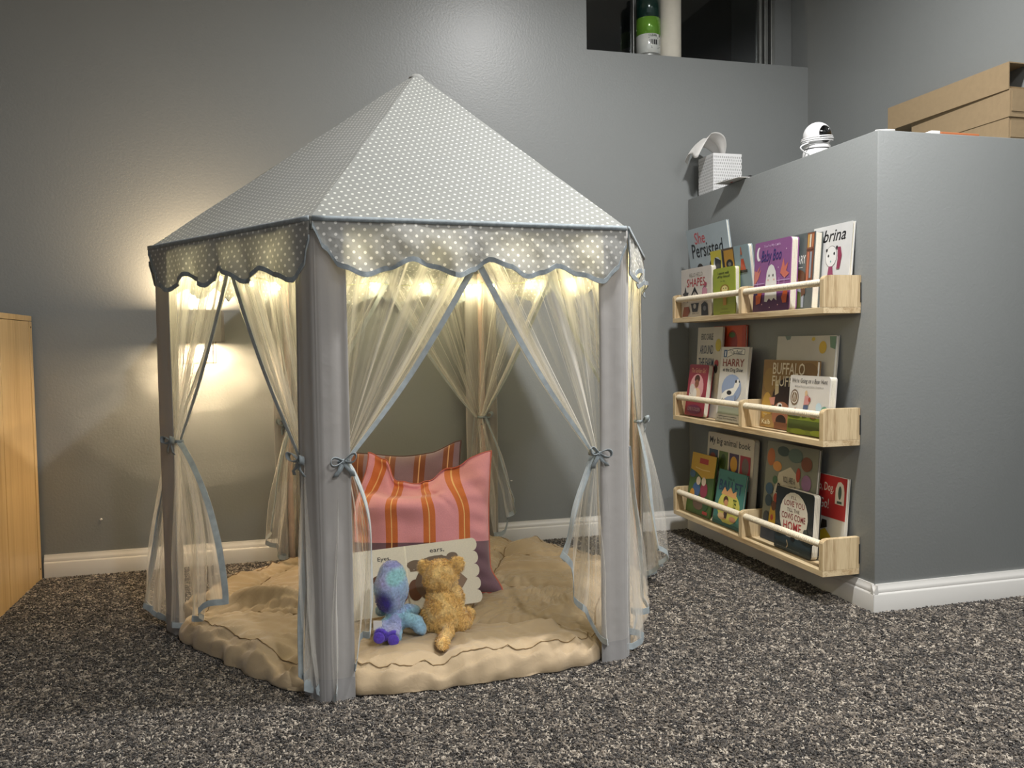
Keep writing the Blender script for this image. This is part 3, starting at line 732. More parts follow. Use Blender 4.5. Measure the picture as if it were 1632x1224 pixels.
def pillow(name, label, loc, rz, lean, w, h, T, mat, chop, seed, seammat):
    mw = Matrix.Translation(loc) @ Matrix.Rotation(rz, 4, 'Z') @ Matrix.Rotation(-lean, 4, 'X')
    r = thing(name, label, 'pillow', matrix=mw)
    def sm(a, b, x): t = max(0, min(1, (x - a) / (b - a))); return t * t * (3 - 2 * t)
    def pw_(tab, u):
        for (a, x), (c, y) in zip(tab, tab[1:]):
            if u <= c: t = (u - a) / (c - a); t = t * t * (3 - 2 * t); return x + (y - x) * t
        return tab[-1][1]
    ZT = [(0, 1.0), (.10, .95), (.31, .79), (.5, .77), (.62, .79), (.83, .88), (1, 1.0)]
    SH = [(0, .12), (.085, .125), (.31, .02), (.5, -.04), (.62, -.08), (.80, -.13), (.9, -.09), (1, 0)]
    def pt(u, v, sg):
        a, q = u * 2 - 1, v * 2 - 1
        pin = 1 - .05 * (1 - q * q); pz = 1 - .05 * (1 - a * a) * (1 if q < 0 else (0 if chop else 1))
        x = w / 2 * a * pin; z = h / 2 + h / 2 * q * pz
        th = T * (max(0, 1 - abs(a) ** 2.3) ** .6) * (max(0, 1 - abs(q) ** 2.3) ** .6)
        y = sg * th / 2
        if chop:
            zt = pw_(ZT, u); k4 = sm(.55, 1, v)
            z = h * (v * (1 - k4) + zt * (.55 + (v - .55) / .45 * .45) * k4) if v > .55 else z
            x += w * pw_(SH, u) * k4
            left = 1 - sm(.50, .80, u)
            vc = .70 + .10 * u
            if sg < 0:
                y -= .022 * exp(-((v - vc + .09) / .10) ** 2) * (.35 + .65 * left) * (1 - abs(a) ** 6)      # padded front lip
                y += .050 * sm(vc - .015, vc + .035, v) * (1 - sm(.93, 1.0, v) * .6) * left * sm(0, .10, u)      # pocket behind it
                y += .022 * sm(.80, .96, v) * (1 - left) * (1 - abs(a) ** 4)
                y += .010 * exp(-((u - .70 + (v - .7) * .5) / .03) ** 2) * sm(.5, .8, v)
            y += (.016 * left if sg > 0 else 0) * sm(.7, 1, v)
        elif q > 0:
            z += .025 * sm(.6, 1, a) * q - .012 * exp(-((a - .25) / .4) ** 2) * q
        if q < 0: x += .03 * sm(.75, 1, a) * sm(.6, 1, -q)
        y += .008 * noise.noise(Vector((a * 3 + seed, q * 3, sg))) * (1 - abs(a) ** 4) * (1 - abs(q) ** 4)
        y += .004 * sin(q * 24 + a * 9) * exp(-((abs(a) - .88) / .14) ** 2) * (1 - abs(q) ** 4)
        return Vector((x, y + T * .42, z))
    b = MB(); nn = 72
    b.grid(lambda u, v: pt(u, v, -1), nn, nn, lambda u, v: (u, v)); b.grid(lambda u, v: pt(1 - u, v, 1), nn, nn, lambda u, v: (1 - u, v))
    b.build('cushion_cover', mat, r, True, weld=True)
    b = MB(); loop = [(k / nn, 0) for k in range(nn)] + [(1, k / nn) for k in range(nn)] + [(1 - k / nn, 1) for k in range(nn)] + [(0, 1 - k / nn) for k in range(nn + 1)]
    b.tube([pt(u, v, -1) for u, v in loop], .0022, 6, False); b.build('seam', seammat, r, True)
    return r
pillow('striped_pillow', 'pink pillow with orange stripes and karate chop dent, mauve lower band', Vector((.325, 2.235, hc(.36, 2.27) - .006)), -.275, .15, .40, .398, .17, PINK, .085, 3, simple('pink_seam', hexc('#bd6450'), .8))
pillow('striped_pillow', 'mauve pillow with brown stripes standing behind the pink pillow', Vector((.255, 2.45, .070)), -.24, .16, .46, .38, .13, PURP, 0, 8, simple('mauve_seam', hexc('#5c4038'), .8))

# ------------------------------------------------------------------ open board book in front of the pillow
obz = hc(.33, 2.13) - .002
ob = thing('open_board_book', 'open board book with scalloped edge leaning on the pink pillow', 'book', matrix=Matrix.Translation((.288, 2.12, obz)) @ Matrix.Rotation(.02, 4, 'Z') @ Matrix.Rotation(-.045, 4, 'Y') @ Matrix.Rotation(-.24, 4, 'X'))
pw, ph_ = .192, .168
def page(sg, ang):
    ca, sa = cos(ang), sin(ang)
    def pos(x, y, z): return (sg * (x * ca) - 0, -x * sa + y, z)
    if sg > 0:
        P = [(0, 0), (pw * .93, 0)]
        for k in range(5):
            z0, z1 = ph_ * k / 5, ph_ * (k + 1) / 5
            for q in range(1, 8):
                a = -pi / 2 + pi * q / 8; P.append((pw * .935 + .013 * cos(a), (z0 + z1) / 2 + (z1 - z0) / 2 * sin(a)))
            P.append((pw * .935, z1))
        P += [(0, ph_)]
    else: P = [(0, 0), (pw * .93, 0)] + [(pw * .93 + .012 * cos(a), (k + .5) * ph_ / 5 + ph_ / 10 * sin(a)) for k in range(5) for a in [(-pi / 2 + pi * q / 8) for q in range(9)]] + [(0, ph_)]
    n = len(P); b = MB(); t_ = .009
    vs = [pos(x, 0, z) for x, z in P] + [pos(x, t_, z) for x, z in P]
    fs = [tuple(range(n)), tuple(range(2 * n - 1, n - 1, -1))] + [((i + 1) % n, i, n + i, n + (i + 1) % n) for i in range(n)]
    b.add(vs, fs); pg = b.build('board_page', M['page'], ob, weld=True)
    b = MB(); pl_ = lambda x, z, d: pos(x if sg > 0 else pw - x, -.0004 - d, z)
    BR, B2, GY = '#5d3a22', '#7a4a2c', '#6b5a48'
    if sg > 0:
        ops = [('t', 'ears,', .34, .84, .54, .90, '#111111'), ('p', [(.02, .75), (.02, .68), (.10, .62), (.28, .78), (.50, .80), (.62, .70), (.66, .66), (.62, .6), (.05, .60)], GY),
               ('e', .12, .70, .11, .07, GY), ('e', .64, .76, .08, .06, GY), ('e', .40, .66, .26, .14, GY), ('p', [(.55, .68), (.68, .55), (.82, .38), (.74, .26), (.62, .22), (.55, .35)], '#826a55'),
               ('e', .10, .32, .10, .16, BR), ('e', .38, .40, .28, .28, '#5a4634'), ('p', [(.48, .30), (.58, .05), (.62, .0), (.56, .0), (.40, .22)], B2)]
    else:
        ops = [('t', 'Eyes,', .62, .80, .80, .88, '#111111'), ('e', .62, .54, .10, .07, BR), ('e', .92, .58, .06, .06, B2), ('e', .78, .50, .18, .17, BR), ('p', [(.92, .50), (1.0, .34), (.99, .22), (.90, .12), (.92, 0), (.80, 0), (.72, .3)], B2), ('e', .74, .50, .10, .10, '#8a6a4e')]
    art(b, ops, pw, ph_, place=pl_); b.build('page_print', M['print'], pg)
page(1, .0); page(-1, .10)
b = MB(); b.tube([(0, .004, 0), (0, .004, ph_)], .0052, 8); b.build('spine', M['page'], ob, True)

# ------------------------------------------------------------------ plush toys (seen from behind, facing the book)
def plush_mat(name):
    m, t, o = nt(name); bs = N(t, 'BsdfPrincipled', i_Roughness=.95); bs.inputs['Sheen Weight'].default_value = .5; bs.inputs['Specular IOR Level'].default_value = .15
    a = N(t, 'Attribute', attribute_name='Col'); tc = N(t, 'TexCoord'); n = N(t, 'TexNoise', i_Scale=160, i_Detail=4); t.links.new(tc.outputs['Object'], n.inputs['Vector'])
    r = ramp(t, [(.3, (.72, .72, .72)), (.7, (1.12, 1.12, 1.12))]); t.links.new(n.outputs[0], r.inputs[0])
    mu = N(t, 'MixRGB', blend_type='MULTIPLY', i_0=1.0); t.links.new(a.outputs['Color'], mu.inputs[1]); t.links.new(r.outputs[0], mu.inputs[2])
    t.links.new(mu.outputs[0], bs.inputs['Base Color']); bump(t, n.outputs[0], bs, .5, .003); t.links.new(bs.outputs[0], o.inputs[0]); return m
PLUSH = plush_mat('plush_fur')
def body_mesh(shapes, name, root, colfn, voxel, fuzz, fur, furlen, furw, seed):
    b = MB()
    for s in shapes:
        if s[0] == 'e': b.ell(s[1], s[2], s[3] if len(s) > 3 else None, 20)
        else: b.tube(s[1], s[2], 12)
    tmp = b.build('tmp', PLUSH)
    md = tmp.modifiers.new('r', 'REMESH'); md.mode = 'VOXEL'; md.voxel_size = voxel
    md = tmp.modifiers.new('s', 'SMOOTH'); md.factor = .5; md.iterations = 5
    dg = bpy.context.evaluated_depsgraph_get(); me = bpy.data.meshes.new_from_object(tmp.evaluated_get(dg)); bpy.data.objects.remove(tmp)
    for v in me.vertices:
        v.co = v.co + v.normal * fuzz * (noise.noise(v.co * 110) + .6 * noise.noise(v.co * 260))
    me.update(); me.materials.clear(); me.materials.append(PLUSH)
    ca = me.color_attributes.new('Col', 'FLOAT_COLOR', 'POINT')
    for i, v in enumerate(me.vertices): c = colfn(v.co); ca.data[i].color = (c[0], c[1], c[2], 1)
    me.polygons.foreach_set('use_smooth', [True] * len(me.polygons))
    o = bpy.data.objects.new(name, me); COL.objects.link(o); o.parent = root
    rnd = random.Random(seed); fb = MB(); nv = len(me.vertices)
    for k in range(fur):
        v = me.vertices[rnd.randrange(nv)]; nn = v.normal
        t = Vector((rnd.uniform(-1, 1), rnd.uniform(-1, 1), rnd.uniform(-1, 1) - .7)); t = (t - nn * t.dot(nn))
        sw = Vector((noise.noise(v.co * 45), noise.noise(v.co * 45 + Vector((5, 0, 0))), noise.noise(v.co * 45 + Vector((0, 7, 0))) - .2)) * 1.6
        d = (nn * .75 + t * .25 + sw * .6).normalized(); sd = d.cross(nn); sd = sd.normalized() * furw if sd.length > 1e-4 else Vector((furw, 0, 0))
        L = furlen * rnd.uniform(.6, 1.2); c = colfn(v.co); q = rnd.uniform(.75, 1.2); c = tuple(x * q for x in c)
        p = v.co - nn * .0006
        fb.add([p - sd, p + sd, p + d * L], [(0, 1, 2)], col=c)
    f = fb.build('fur', PLUSH, o); f['kind'] = 'stuff'
    return o
RT = Matrix.Rotation(-.26, 4, 'Z')
lz = hc(.345, 1.955) - .004
lion = thing('plush_lion', 'golden tan plush lion cub sitting with its back turned, tail out', 'stuffed toy', matrix=Matrix.Translation((.345, 1.955, lz)) @ RT)
TAN = [hexc('#d8b06a'), hexc('#cda45e'), hexc('#e2c07e')]
def lioncol(p):
    k = noise.noise(p * 38); c = TAN[0] if k < .1 else TAN[2]
    if noise.noise(p * 30 + Vector((3, 3, 3))) > .25: c = TAN[1]
    return c
body_mesh([('e', (0, .005, .052), (.050, .045, .056)), ('e', (0, .012, .092), (.040, .037, .042)), ('e', (-.030, .02, .028), (.034, .045, .029)), ('e', (.032, .02, .028), (.034, .045, .029)),
           ('e', (-.008, .012, .140), (.044, .042, .040)), ('e', (-.008, .045, .132), (.024, .022, .02)), ('e', (-.046, .010, .164), (.017, .011, .018)), ('e', (.034, .008, .170), (.019, .012, .020)),
           ('t', [(-.026, .025, .10), (-.034, .055, .075), (-.032, .08, .05)], [.015, .013, .012]), ('t', [(.026, .025, .10), (.034, .055, .075), (.032, .08, .05)], [.015, .013, .012]),
           ('t', [(-.036, .04, .02), (-.05, .085, .018), (-.052, .10, .02)], [.02, .018, .02]), ('t', [(.036, .04, .02), (.05, .085, .018), (.052, .10, .02)], [.02, .018, .02]),
           ('t', [(.012, -.03, .03), (.014, -.055, .026), (.002, -.082, .017), (.006, -.10, .014), (.010, -.104, .014)], [.014, .014, .014, .016, .012])], 'body', lion, lioncol, .0032, .0022, 26000, .006, .0007, 4)
bz = hc(.235, 1.975) - .004
blue = thing('plush_animal', 'tie dyed blue and purple plush toy sitting with its back turned', 'stuffed toy', matrix=Matrix.Translation((.228, 1.965, bz)) @ RT)
CB = dict(l=hexc('#8fb0cf'), t=hexc('#8fc0c8'), v=hexc('#6a62b0'), d=hexc('#3a2f86'), w=hexc('#a7a5d4'), p=hexc('#5b45b8'))
def mixc(a, b, t): t = max(0, min(1, t)); return tuple(x + (y - x) * t for x, y in zip(a, b))
def bluecol(p):
    n1 = noise.noise(p * 22) * .5
    if p.z < .062:
        c = mixc(CB['l'], CB['t'], .5 + n1)
        if p.y < -.058 and p.x < .012: c = CB['p']
        elif p.x < .02 and p.y < -.02: c = mixc(CB['w'], CB['l'], .4 + n1)
        return c
    c = mixc(CB['w'], CB['l'], .5 + n1 * 2)
    dl = ((p.x + .022) / .026) ** 2 + ((p.z - .090) / .030) ** 2; c = mixc(CB['d'], c, (dl - .5 + n1) / 1.0)
    dt = ((p.x - .010) / .022) ** 2 + ((p.z - .150) / .018) ** 2; c = mixc(CB['t'], c, (dt - .5 + n1) / 1.0)
    if p.z > .172: c = mixc(c, CB['v'], .5 + n1)
    if p.x > .018 and p.z < .14: c = mixc(c, CB['l'], .6)
    return c
body_mesh([('e', (-.006, .0, .118), (.041, .043, .050)), ('e', (-.008, .0, .098), (.036, .038, .040)), ('e', (-.005, .004, .142), (.034, .034, .040)), ('e', (.004, .004, .045), (.027, .028, .036)),
           ('t', [(.008, .0, .035), (.036, -.012, .046), (.056, -.018, .040), (.064, -.022, .024), (.062, -.026, .016)], [.016, .017, .017, .016, .014]),
           ('t', [(-.004, -.005, .034), (.004, -.035, .024), (.008, -.062, .018)], [.019, .019, .017]), ('t', [(-.015, -.005, .034), (-.022, -.035, .028), (-.025, -.062, .024)], [.017, .017, .017]),
           ('t', [(-.025, .02, .06), (-.04, .045, .05), (-.042, .07, .04)], [.014, .013, .012]), ('t', [(.025, .02, .06), (.042, .045, .05), (.044, .07, .04)], [.014, .013, .012])], 'body', blue, bluecol, .0032, .0007, 14000, .0035, .0006, 5)
b = MB(); b.box((-.042, -.05, .034), (-.022, -.0485, .056), .0004); b.build('care_tag', M['paper'], blue)
for nm, c in (('foot_pad', (.008, -.0775, .019)), ('foot_pad', (-.025, -.0775, .025))):
    b = MB(); b.ell(c, (.0135, .003, .0135), seg=14, col=CB['p']); b.build(nm, PLUSH, blue, True)

# ------------------------------------------------------------------ book shelves on the ledge side
BASES = (.826, .458, .095); YR, YLF, DEP = 1.994, 2.924, .12
SLAB = ['upper', 'middle', 'lower']
GH = .105
def shelf(z, label):
    xo, xi = X1 - DEP, X1 - .0015
    r = thing('book_shelf', label, 'shelf', (X1 - .06, 2.46, z), 'wall mounted book ledges'); o = r.location
    b = MB(); b.box((xo, YR, z), (xi, YLF, z + .017), .0012); b.build('shelf_board', M['pine'], r, off=o)
    for y0 in (YR, 2.424, YLF - .018):
        b = MB()
        prof = [(xo, z + .0175), (xi, z + .0175), (xi, z + GH), (xo + .02, z + GH)] + [(xo + .02 - .02 * sin(a), z + GH - .012 + .012 * cos(a)) for a in (pi / 8, pi / 4, 3 * pi / 8, pi / 2)]
        n = len(prof); b.add([(x, y0, zz) for x, zz in prof] + [(x, y0 + .018, zz) for x, zz in prof], [tuple(range(n)), tuple(range(2 * n - 1, n - 1, -1))] + [((i + 1) % n, i, n + i, n + (i + 1) % n) for i in range(n)])
        nm = 'divider' if y0 == 2.424 else 'end_panel'
        b.build(nm, M['pine_v'], r, off=o, weld=True)
    for ya, yb in ((YR + .018, 2.424), (2.442, YLF - .018)):
        b = MB(); L = yb - ya; nw = int(L / .0095); pts = []; rr = []
        for k in range(nw * 4 + 1):
            pts.append((xo + .013, ya + L * k / (nw * 4), z + .086)); rr.append(.0076 + .0030 * abs(sin(pi * k / 4)))
        b.tube(pts, rr, 12); b.build('rope_rail', M['rope'], r, True, off=o)
    b = MB(); b.box((X1 - .004, YR - .001, z + .03), (X1 - .001, YR + .002, z + .085)); b.build('wall_bracket', M['black'], r, off=o)
    return r
for z, nm in zip(BASES, ('top pine book ledge with rope rails, holding the ghost book', 'middle pine book ledge with rope rails, between the other two', 'bottom pine book ledge with rope rails, just above the carpet')): shelf(z, nm)
CM = {}
def cmat(h, rough=.35):
    if h not in CM: CM[h] = simple('cover_' + h.strip('#'), hexc(h), rough, var=.03, scale=20)
    return CM[h]
def book(label, z0, yl, yr, db, dt, zt, t, col, ops, board=False, spine=None, pages=True):
    zb = z0 + .0175; hh = zt - zb; a = math.asin(max(-.9, min(.9, (db - dt) / hh))); w = yl - yr; h = hh / cos(a)
    lift = t * sin(a) if a > 0 else 0
    mw = Matrix.Translation((X1 - db, (yl + yr) / 2, zb + lift + .0006)) @ Matrix.Rotation(-pi / 2, 4, 'Z') @ Matrix.Rotation(-a, 4, 'X')
    r = thing('board_book' if board else 'picture_book', label, 'book', group=None, matrix=mw)
    ct = .0022 if not board else .003
    rad = .010 if board else .0012
    P = rrect(w, h, rad)
    b = MB(); slab(b, P, 0, ct); b.build('front_cover', cmat(col), r, weld=True)
    b = MB(); slab(b, P, t - ct, t); b.build('back_cover', cmat(col), r, weld=True)
    b = MB(); ins = .0012 if board else .003
    if board:
        k = max(2, int((t - 2 * ct) / .004))
        for q in range(k):
            y0 = ct + (t - 2 * ct) * q / k; y1 = ct + (t - 2 * ct) * (q + 1) / k
            Pq = [(x * (1 - .004), z) for x, z in rrect(w - .001, h - .001, rad)]; slab(b, [(x, z + .0005) for x, z in Pq], y0 + .0004, y1 - .0004)
    else:
        b.box((-w / 2 + .002, ct, .003), (w / 2 - ins, t - ct, h - ins))
    b.build('page_block', M['page'], r)
    b = MB(); b.box((-w / 2 - .0006, .0006, .001), (-w / 2 + .003, t - .0006, h - .001), .0004); b.build('spine', cmat(spine or col), r)
    b = MB(); art(b, ops, w, h); 
    if b.f: b.build('cover_print', M['print'], r)
    return r
K = '#16161a'
zA, zM, zL = BASES
# top ledge
book('large pale blue picture book at the back left of the top ledge', zA, 2.90, 2.60, .030, .075, 1.17, .009, '#a9b6bd', [
    ('t', 'She', .20, .82, .46, .95, '#c4555c'), ('t', 'Persisted', .10, .67, .86, .83, '#20262c'), ('e', .26, .53, .085, .075, '#241b17'), ('e', .27, .49, .045, .05, '#b08d73'), ('e', .58, .54, .085, .085, '#1c1613'), ('r', .2, .2, .34, .45, '#8a4a50'), ('p', [(.15, 0), (.20, .07), (.34, .07), (.40, 0)], '#8d99a6')])
book('photo board book with yellow panel, digger and traffic cone', zA, 2.70, 2.447, .055, .082, 1.07, .016, '#97a5ab', [
    ('r', 0, 0, .30, 1, '#c2b63b'), ('r', .31, 0, .63, 1, '#5a4a3c'), ('r', .64, 0, 1, 1, '#8ea2a8'),
    ('e', .17, .80, .10, .10, '#b9c0c0'), ('p', [(.12, .90), (.28, .84), (.25, .70), (.16, .60), (.10, .72)], '#23282d'),
    ('p', [(.36, .97), (.61, .97), (.62, .72), (.5, .62), (.38, .68)], '#b98a2c'), ('e', .50, .76, .09, .07, '#20201f'), ('e', .50, .76, .04, .03, '#77736a'), ('r', .31, .60, .63, .66, '#4a453f'), ('r', .33, .72, .37, .97, '#26221f'),
    ('p', [(.80, .80), (.86, .80), (.90, .63), (.76, .63)], '#c7502c'), ('r', .73, .60, .93, .64, '#222222'), ('p', [(.81, .97), (.83, .97), (.84, .86), (.80, .86)], '#b7643f')], True)
book('white board book with star and animal drawings, front left on top ledge', zA, 2.90, 2.668, .0935, .0945, 1.022, .018, '#cbc3ba', [
    ('t', 'HELLO HELLO', .28, .82, .72, .90, '#8b867d'), ('t', 'SHAPES', .20, .62, .80, .79, '#a8383c'),
    ('p', [(.05, .50), (.11, .52), (.14, .64), (.18, .52), (.26, .51), (.20, .42), (.22, .30), (.14, .38), (.08, .30), (.10, .42)], '#3a3a3d'),
    ('p', [(.32, .42), (.46, .62), (.60, .42), (.53, .46), (.46, .54), (.39, .46)], K), ('l', [(.46, .60), (.46, .42)], .015, K), ('p', [(.33, .28), (.60, .28), (.55, .10), (.38, .10)], '#35343a'), ('e', .46, .22, .05, .05, '#b7b2a8'),
    ('p', [(.70, .42), (.72, .56), (.78, .62), (.84, .56), (.88, .42)], '#94506a'), ('e', .79, .50, .08, .08, '#c48a9b'), ('e', .82, .64, .04, .04, '#a3455a'), ('p', [(.68, 0.02), (.68, .24), (.78, .30), (.88, .24), (.90, .02)], '#29292e'), ('e', .79, .16, .05, .05, '#77767c'),
    ('p', [(.04, 0.02), (.10, .22), (.26, .22), (.30, .12), (.22, .02)], '#8a4a3c'), ('t', 'JANIK COAT', .38, .05, .60, .085, '#55524e')], True)
book('lime green board book beside the white star book on the top ledge', zA, 2.655, 2.507, .094, .095, 1.004, .019, '#94a032', [
    ('t', 'I cannot walk', .22, .86, .74, .92, K), ('t', 'off by himself', .20, .77, .78, .84, K), ('t', 'by me', .36, .70, .56, .73, '#3a3a1a'),
    ('e', .54, .54, .20, .10, '#8a6a24'), ('e', .54, .54, .14, .075, '#d6c884'), ('e', .49, .56, .02, .012, K), ('e', .60, .56, .02, .012, K), ('r', .47, .20, .62, .42, '#c08f3a'), ('p', [(.42, .36), (.68, .36), (.62, .44), (.46, .44)], '#c99a44'), ('l', [(.40, .12), (.70, .12)], .01, '#5b631a'), ('l', [(.35, .05), (.78, .05)], .008, '#5b631a')], True)
book('purple board book with a white ghost and orange leaves', zA, 2.402, 2.202, .092, .082, 1.062, .026, '#8a5688', [
    ('r', 0, 0, 1, .24, '#4c2450'), ('e', .13, .83, .07, .10, '#ece6e6'), ('e', .17, .84, .055, .085, '#8a5688'), ('t', "You're My Little", .26, .90, .72, .95, '#c9a6cc'), ('t', 'Baby Boo', .20, .66, .76, .87, '#33306e', .25),
    ('p', [(.02, .38), (.14, .48), (.20, .60), (.12, .56), (.18, .66), (.08, .58), (.02, .60)], '#c97a6c'), ('p', [(.74, .52), (.82, .72), (.86, .60), (.95, .66), (.90, .54), (.98, .50), (.86, .44)], '#c9705e'), ('l', [(0, .40), (.32, .40)], .012, '#b79ac0'), ('l', [(.66, .42), (1, .42)], .012, '#b79ac0'), ('l', [(0, .34), (1, .34)], .012, '#b79ac0'), ('l', [(.72, .34), (.72, .46)], .012, '#b79ac0'), ('l', [(.86, .34), (.86, .46)], .012, '#b79ac0'), ('l', [(.12, .34), (.12, .44)], .012, '#b79ac0'),
    ('p', [(.08, .26), (.18, .36), (.26, .28), (.22, .12), (.10, .10)], '#b95428'), ('p', [(.80, .18), (.86, .28), (.96, .26), (.94, .10), (.84, .10)], '#b95428'), ('p', [(.02, .24), (.1, .36), (.14, .24)], '#2f2f5c'),
    ('p', [(.34, .14), (.36, .40), (.38, .55), (.43, .63), (.50, .66), (.57, .63), (.63, .55), (.66, .40), (.68, .14), (.60, .18), (.54, .14), (.47, .18), (.41, .13)], '#dcdad6'), ('e', .45, .50, .016, .020, K), ('e', .56, .50, .016, .020, K), ('e', .43, .44, .02, .012, '#d9a8a0'), ('e', .59, .44, .02, .012, '#d9a8a0'),
    ('e', .66, .92, .008, .007, '#ece6e6'), ('e', .9, .84, .008, .007, '#ece6e6'), ('e', .7, .6, .008, .007, '#ece6e6'), ('e', .28, .1, .012, .01, '#d9a8b0'), ('e', .72, .08, .012, .01, '#d9a8b0'), ('e', .5, .05, .01, .009, '#e8d6d6')], True)
book('dark grey book with white capitals between the ghost book and white book', zA, 2.322, 2.137, .062, .046, 1.068, .026, '#59605f', [
    ('t', 'LARY', .52, .60, .785, .71, '#e4e2dc'), ('l', [(.40, .55), (.72, .55)], .012, '#c9c7c0'), ('r', .80, .30, .99, .99, '#7c4a33'), ('r', .82, .80, .86, .97, '#c79a4a'), ('r', .87, .80, .91, .97, '#d9cfb8'), ('r', .93, .80, .97, .97, '#b8744a'), ('r', .83, .36, .88, .74, '#b96a4c'), ('r', .90, .40, .95, .74, '#8f97a0'), ('l', [(.80, .77), (.99, .77)], .02, '#5a3020'),
    ('r', .20, .02, .80, .38, '#9aa0ae'), ('e', .62, .42, .20, .10, '#5d3a22'), ('e', .54, .36, .10, .10, '#b9814f'), ('p', [(.30, .02), (.40, .22), (.56, .26), (.72, .22), (.74, .02)], '#4c5a26'), ('p', [(.68, .36), (.80, .44), (.84, .20), (.74, .16)], '#5d3a22')])
book('tall white picture book with a drawn girl in a plum dress', zA, 2.192, 2.016, .032, .0125, 1.082, .011, '#d2d2d0', [
    ('t', 'Sabrina', .02, .80, .86, .95, K, .25), ('t', 'by', .30, .16, .46, .26, K, .25), ('e', .52, .62, .15, .13, '#4a4042'), ('e', .52, .62, .143, .124, '#dededc'), ('e', .45, .63, .02, .018, K), ('e', .60, .65, .02, .018, K), ('e', .52, .56, .014, .012, '#6aa39a'), ('e', .40, .70, .025, .02, K), ('e', .66, .72, .025, .02, K),
    ('p', [(.68, .72), (.76, .72), (.80, .62), (.76, .46), (.68, .46), (.70, .58)], '#8a3550'), ('p', [(.48, .50), (.58, .50), (.60, .40), (.74, .36), (.66, .20), (.36, .20), (.30, .36), (.46, .40)], '#8f3f60'), ('p', [(.22, .26), (.30, .38), (.36, .2)], '#8f3f60')])
# middle ledge
book('white picture book with dark blue capitals and a yellow sun', zM, 2.886, 2.70, .050, .032, .805, .008, '#c5c0b4', [
    ('t', 'ERIC CARLE', .16, .86, .64, .93, '#26262b'), ('t', 'AROUND', .12, .70, .66, .80, '#2c3c58'), ('t', 'THE FARM', .08, .555, .70, .655, '#2c3c58'), ('e', .86, .80, .11, .07, '#c7b43c'), ('e', .82, .60, .08, .04, '#9a3230'), ('e', .80, .54, .07, .05, '#2a2a2c')])
book('tall red orange book behind the white book with the sun', zM, 2.80, 2.576, .028, .013, .808, .009, '#b3482c', [
    ('r', .28, .28, .90, .99, '#c05330'), ('e', .60, .82, .17, .13, '#8e2f22'), ('e', .60, .90, .10, .03, '#4b6a34'), ('r', .35, .46, .92, .60, '#40221c'), ('t', 'ABC', .42, .48, .86, .57, '#c9b7a8'), ('r', .30, .05, .9, .40, '#8e3424')])
book('white reader with a leaping dog on a blue circle', zM, 2.652, 2.472, .090, .062, .732, .012, '#ccc8c2', [
    ('r', .10, .86, .22, .96, '#3c5a86'), ('t', '1', .14, .875, .18, .945, '#dfe4ea'), ('p', [(.24, .86), (.50, .91), (.86, .90), (.86, .97), (.50, .98), (.24, .95)], '#ddd9d2'), ('l', [(.24, .86), (.50, .91), (.86, .90), (.86, .97), (.50, .98), (.24, .95)], .012, '#3c4450'), ('t', 'I Can Read!', .32, .91, .78, .96, '#33425c', .2),
    ('t', 'HARRY', .10, .74, .88, .84, '#8a3d33'), ('t', 'at the Dog Show', .12, .655, .86, .72, '#22242c'), ('e', .50, .45, .36, .185, '#8d9cba'), ('p', [(.16, .36), (.30, .42), (.58, .46), (.62, .52), (.72, .58), (.80, .54), (.76, .48), (.68, .42), (.60, .36), (.40, .34), (.26, .30), (.16, .26)], '#e4e2dc'), ('e', .44, .39, .09, .03, '#222226'), ('e', .78, .545, .02, .015, K), ('e', .66, .545, .03, .02, '#222226'),
    ('l', [(.16, .26), (.22, .31)], .02, K), ('l', [(.30, .22), (.44, .27), (.66, .28)], .014, '#3a3a40'), ('l', [(.68, .20), (.68, .36)], .02, '#5a5a60'), ('r', .08, .10, .92, .20, '#9ba08a'), ('l', [(.12, .07), (.80, .07)], .010, '#3a3a40'), ('t', 'A Gene Zion Reading Story', .08, .025, .84, .05, '#3a3a40')])
book('red board book with girl holding a white cat in a pink oval', zM, 2.886, 2.742, .092, .066, .665, .022, '#93303f', [
    ('t', 'The Golden Girl', .14, .84, .90, .93, '#d2a07c', .2), ('e', .50, .55, .37, .27, '#d9a0a2'), ('e', .50, .72, .14, .08, '#4c2a1c'), ('e', .50, .63, .11, .08, '#8e5b40'), ('p', [(.30, .34), (.36, .54), (.64, .54), (.78, .34), (.62, .28), (.42, .28)], '#dcc06e'), ('e', .28, .50, .14, .12, '#d6cdc6'), ('e', .24, .40, .10, .09, '#d9d3cc'), ('e', .62, .42, .13, .12, '#e0bd9c'), ('e', .45, .42, .10, .12, '#e4ded6'), ('e', .22, .43, .012, .01, K), ('e', .46, .64, .012, .01, K), ('e', .55, .64, .012, .01, K),
    ('e', .50, .13, .38, .09, '#6d2148'), ('t', 'LOVE IS GOLDEN', .16, .10, .84, .17, '#c9a3a8')], True)
book('tall white book with coloured dots behind the buffalo book', zM, 2.380, 2.082, .040, .014, .765, .011, '#c4c0b6', [
    ('e', .42, .60, .065, .075, '#b0472f'), ('e', .72, .53, .06, .07, '#3f6a4c'), ('e', .80, .88, .06, .065, '#c9a83a'), ('p', [(.90, .99), (.92, .88), (1, .86), (1, .99)], '#6d8a72'), ('p', [(.14, 1), (.18, .955), (.24, .965), (.25, 1)], '#7d8f86'), ('e', .64, .965, .03, .02, '#c9b04a'), ('e', .80, .36, .07, .075, '#b06a2c'), ('e', .25, .30, .06, .07, '#c9a83a'), ('e', .50, .2, .06, .07, '#6d8a72')])
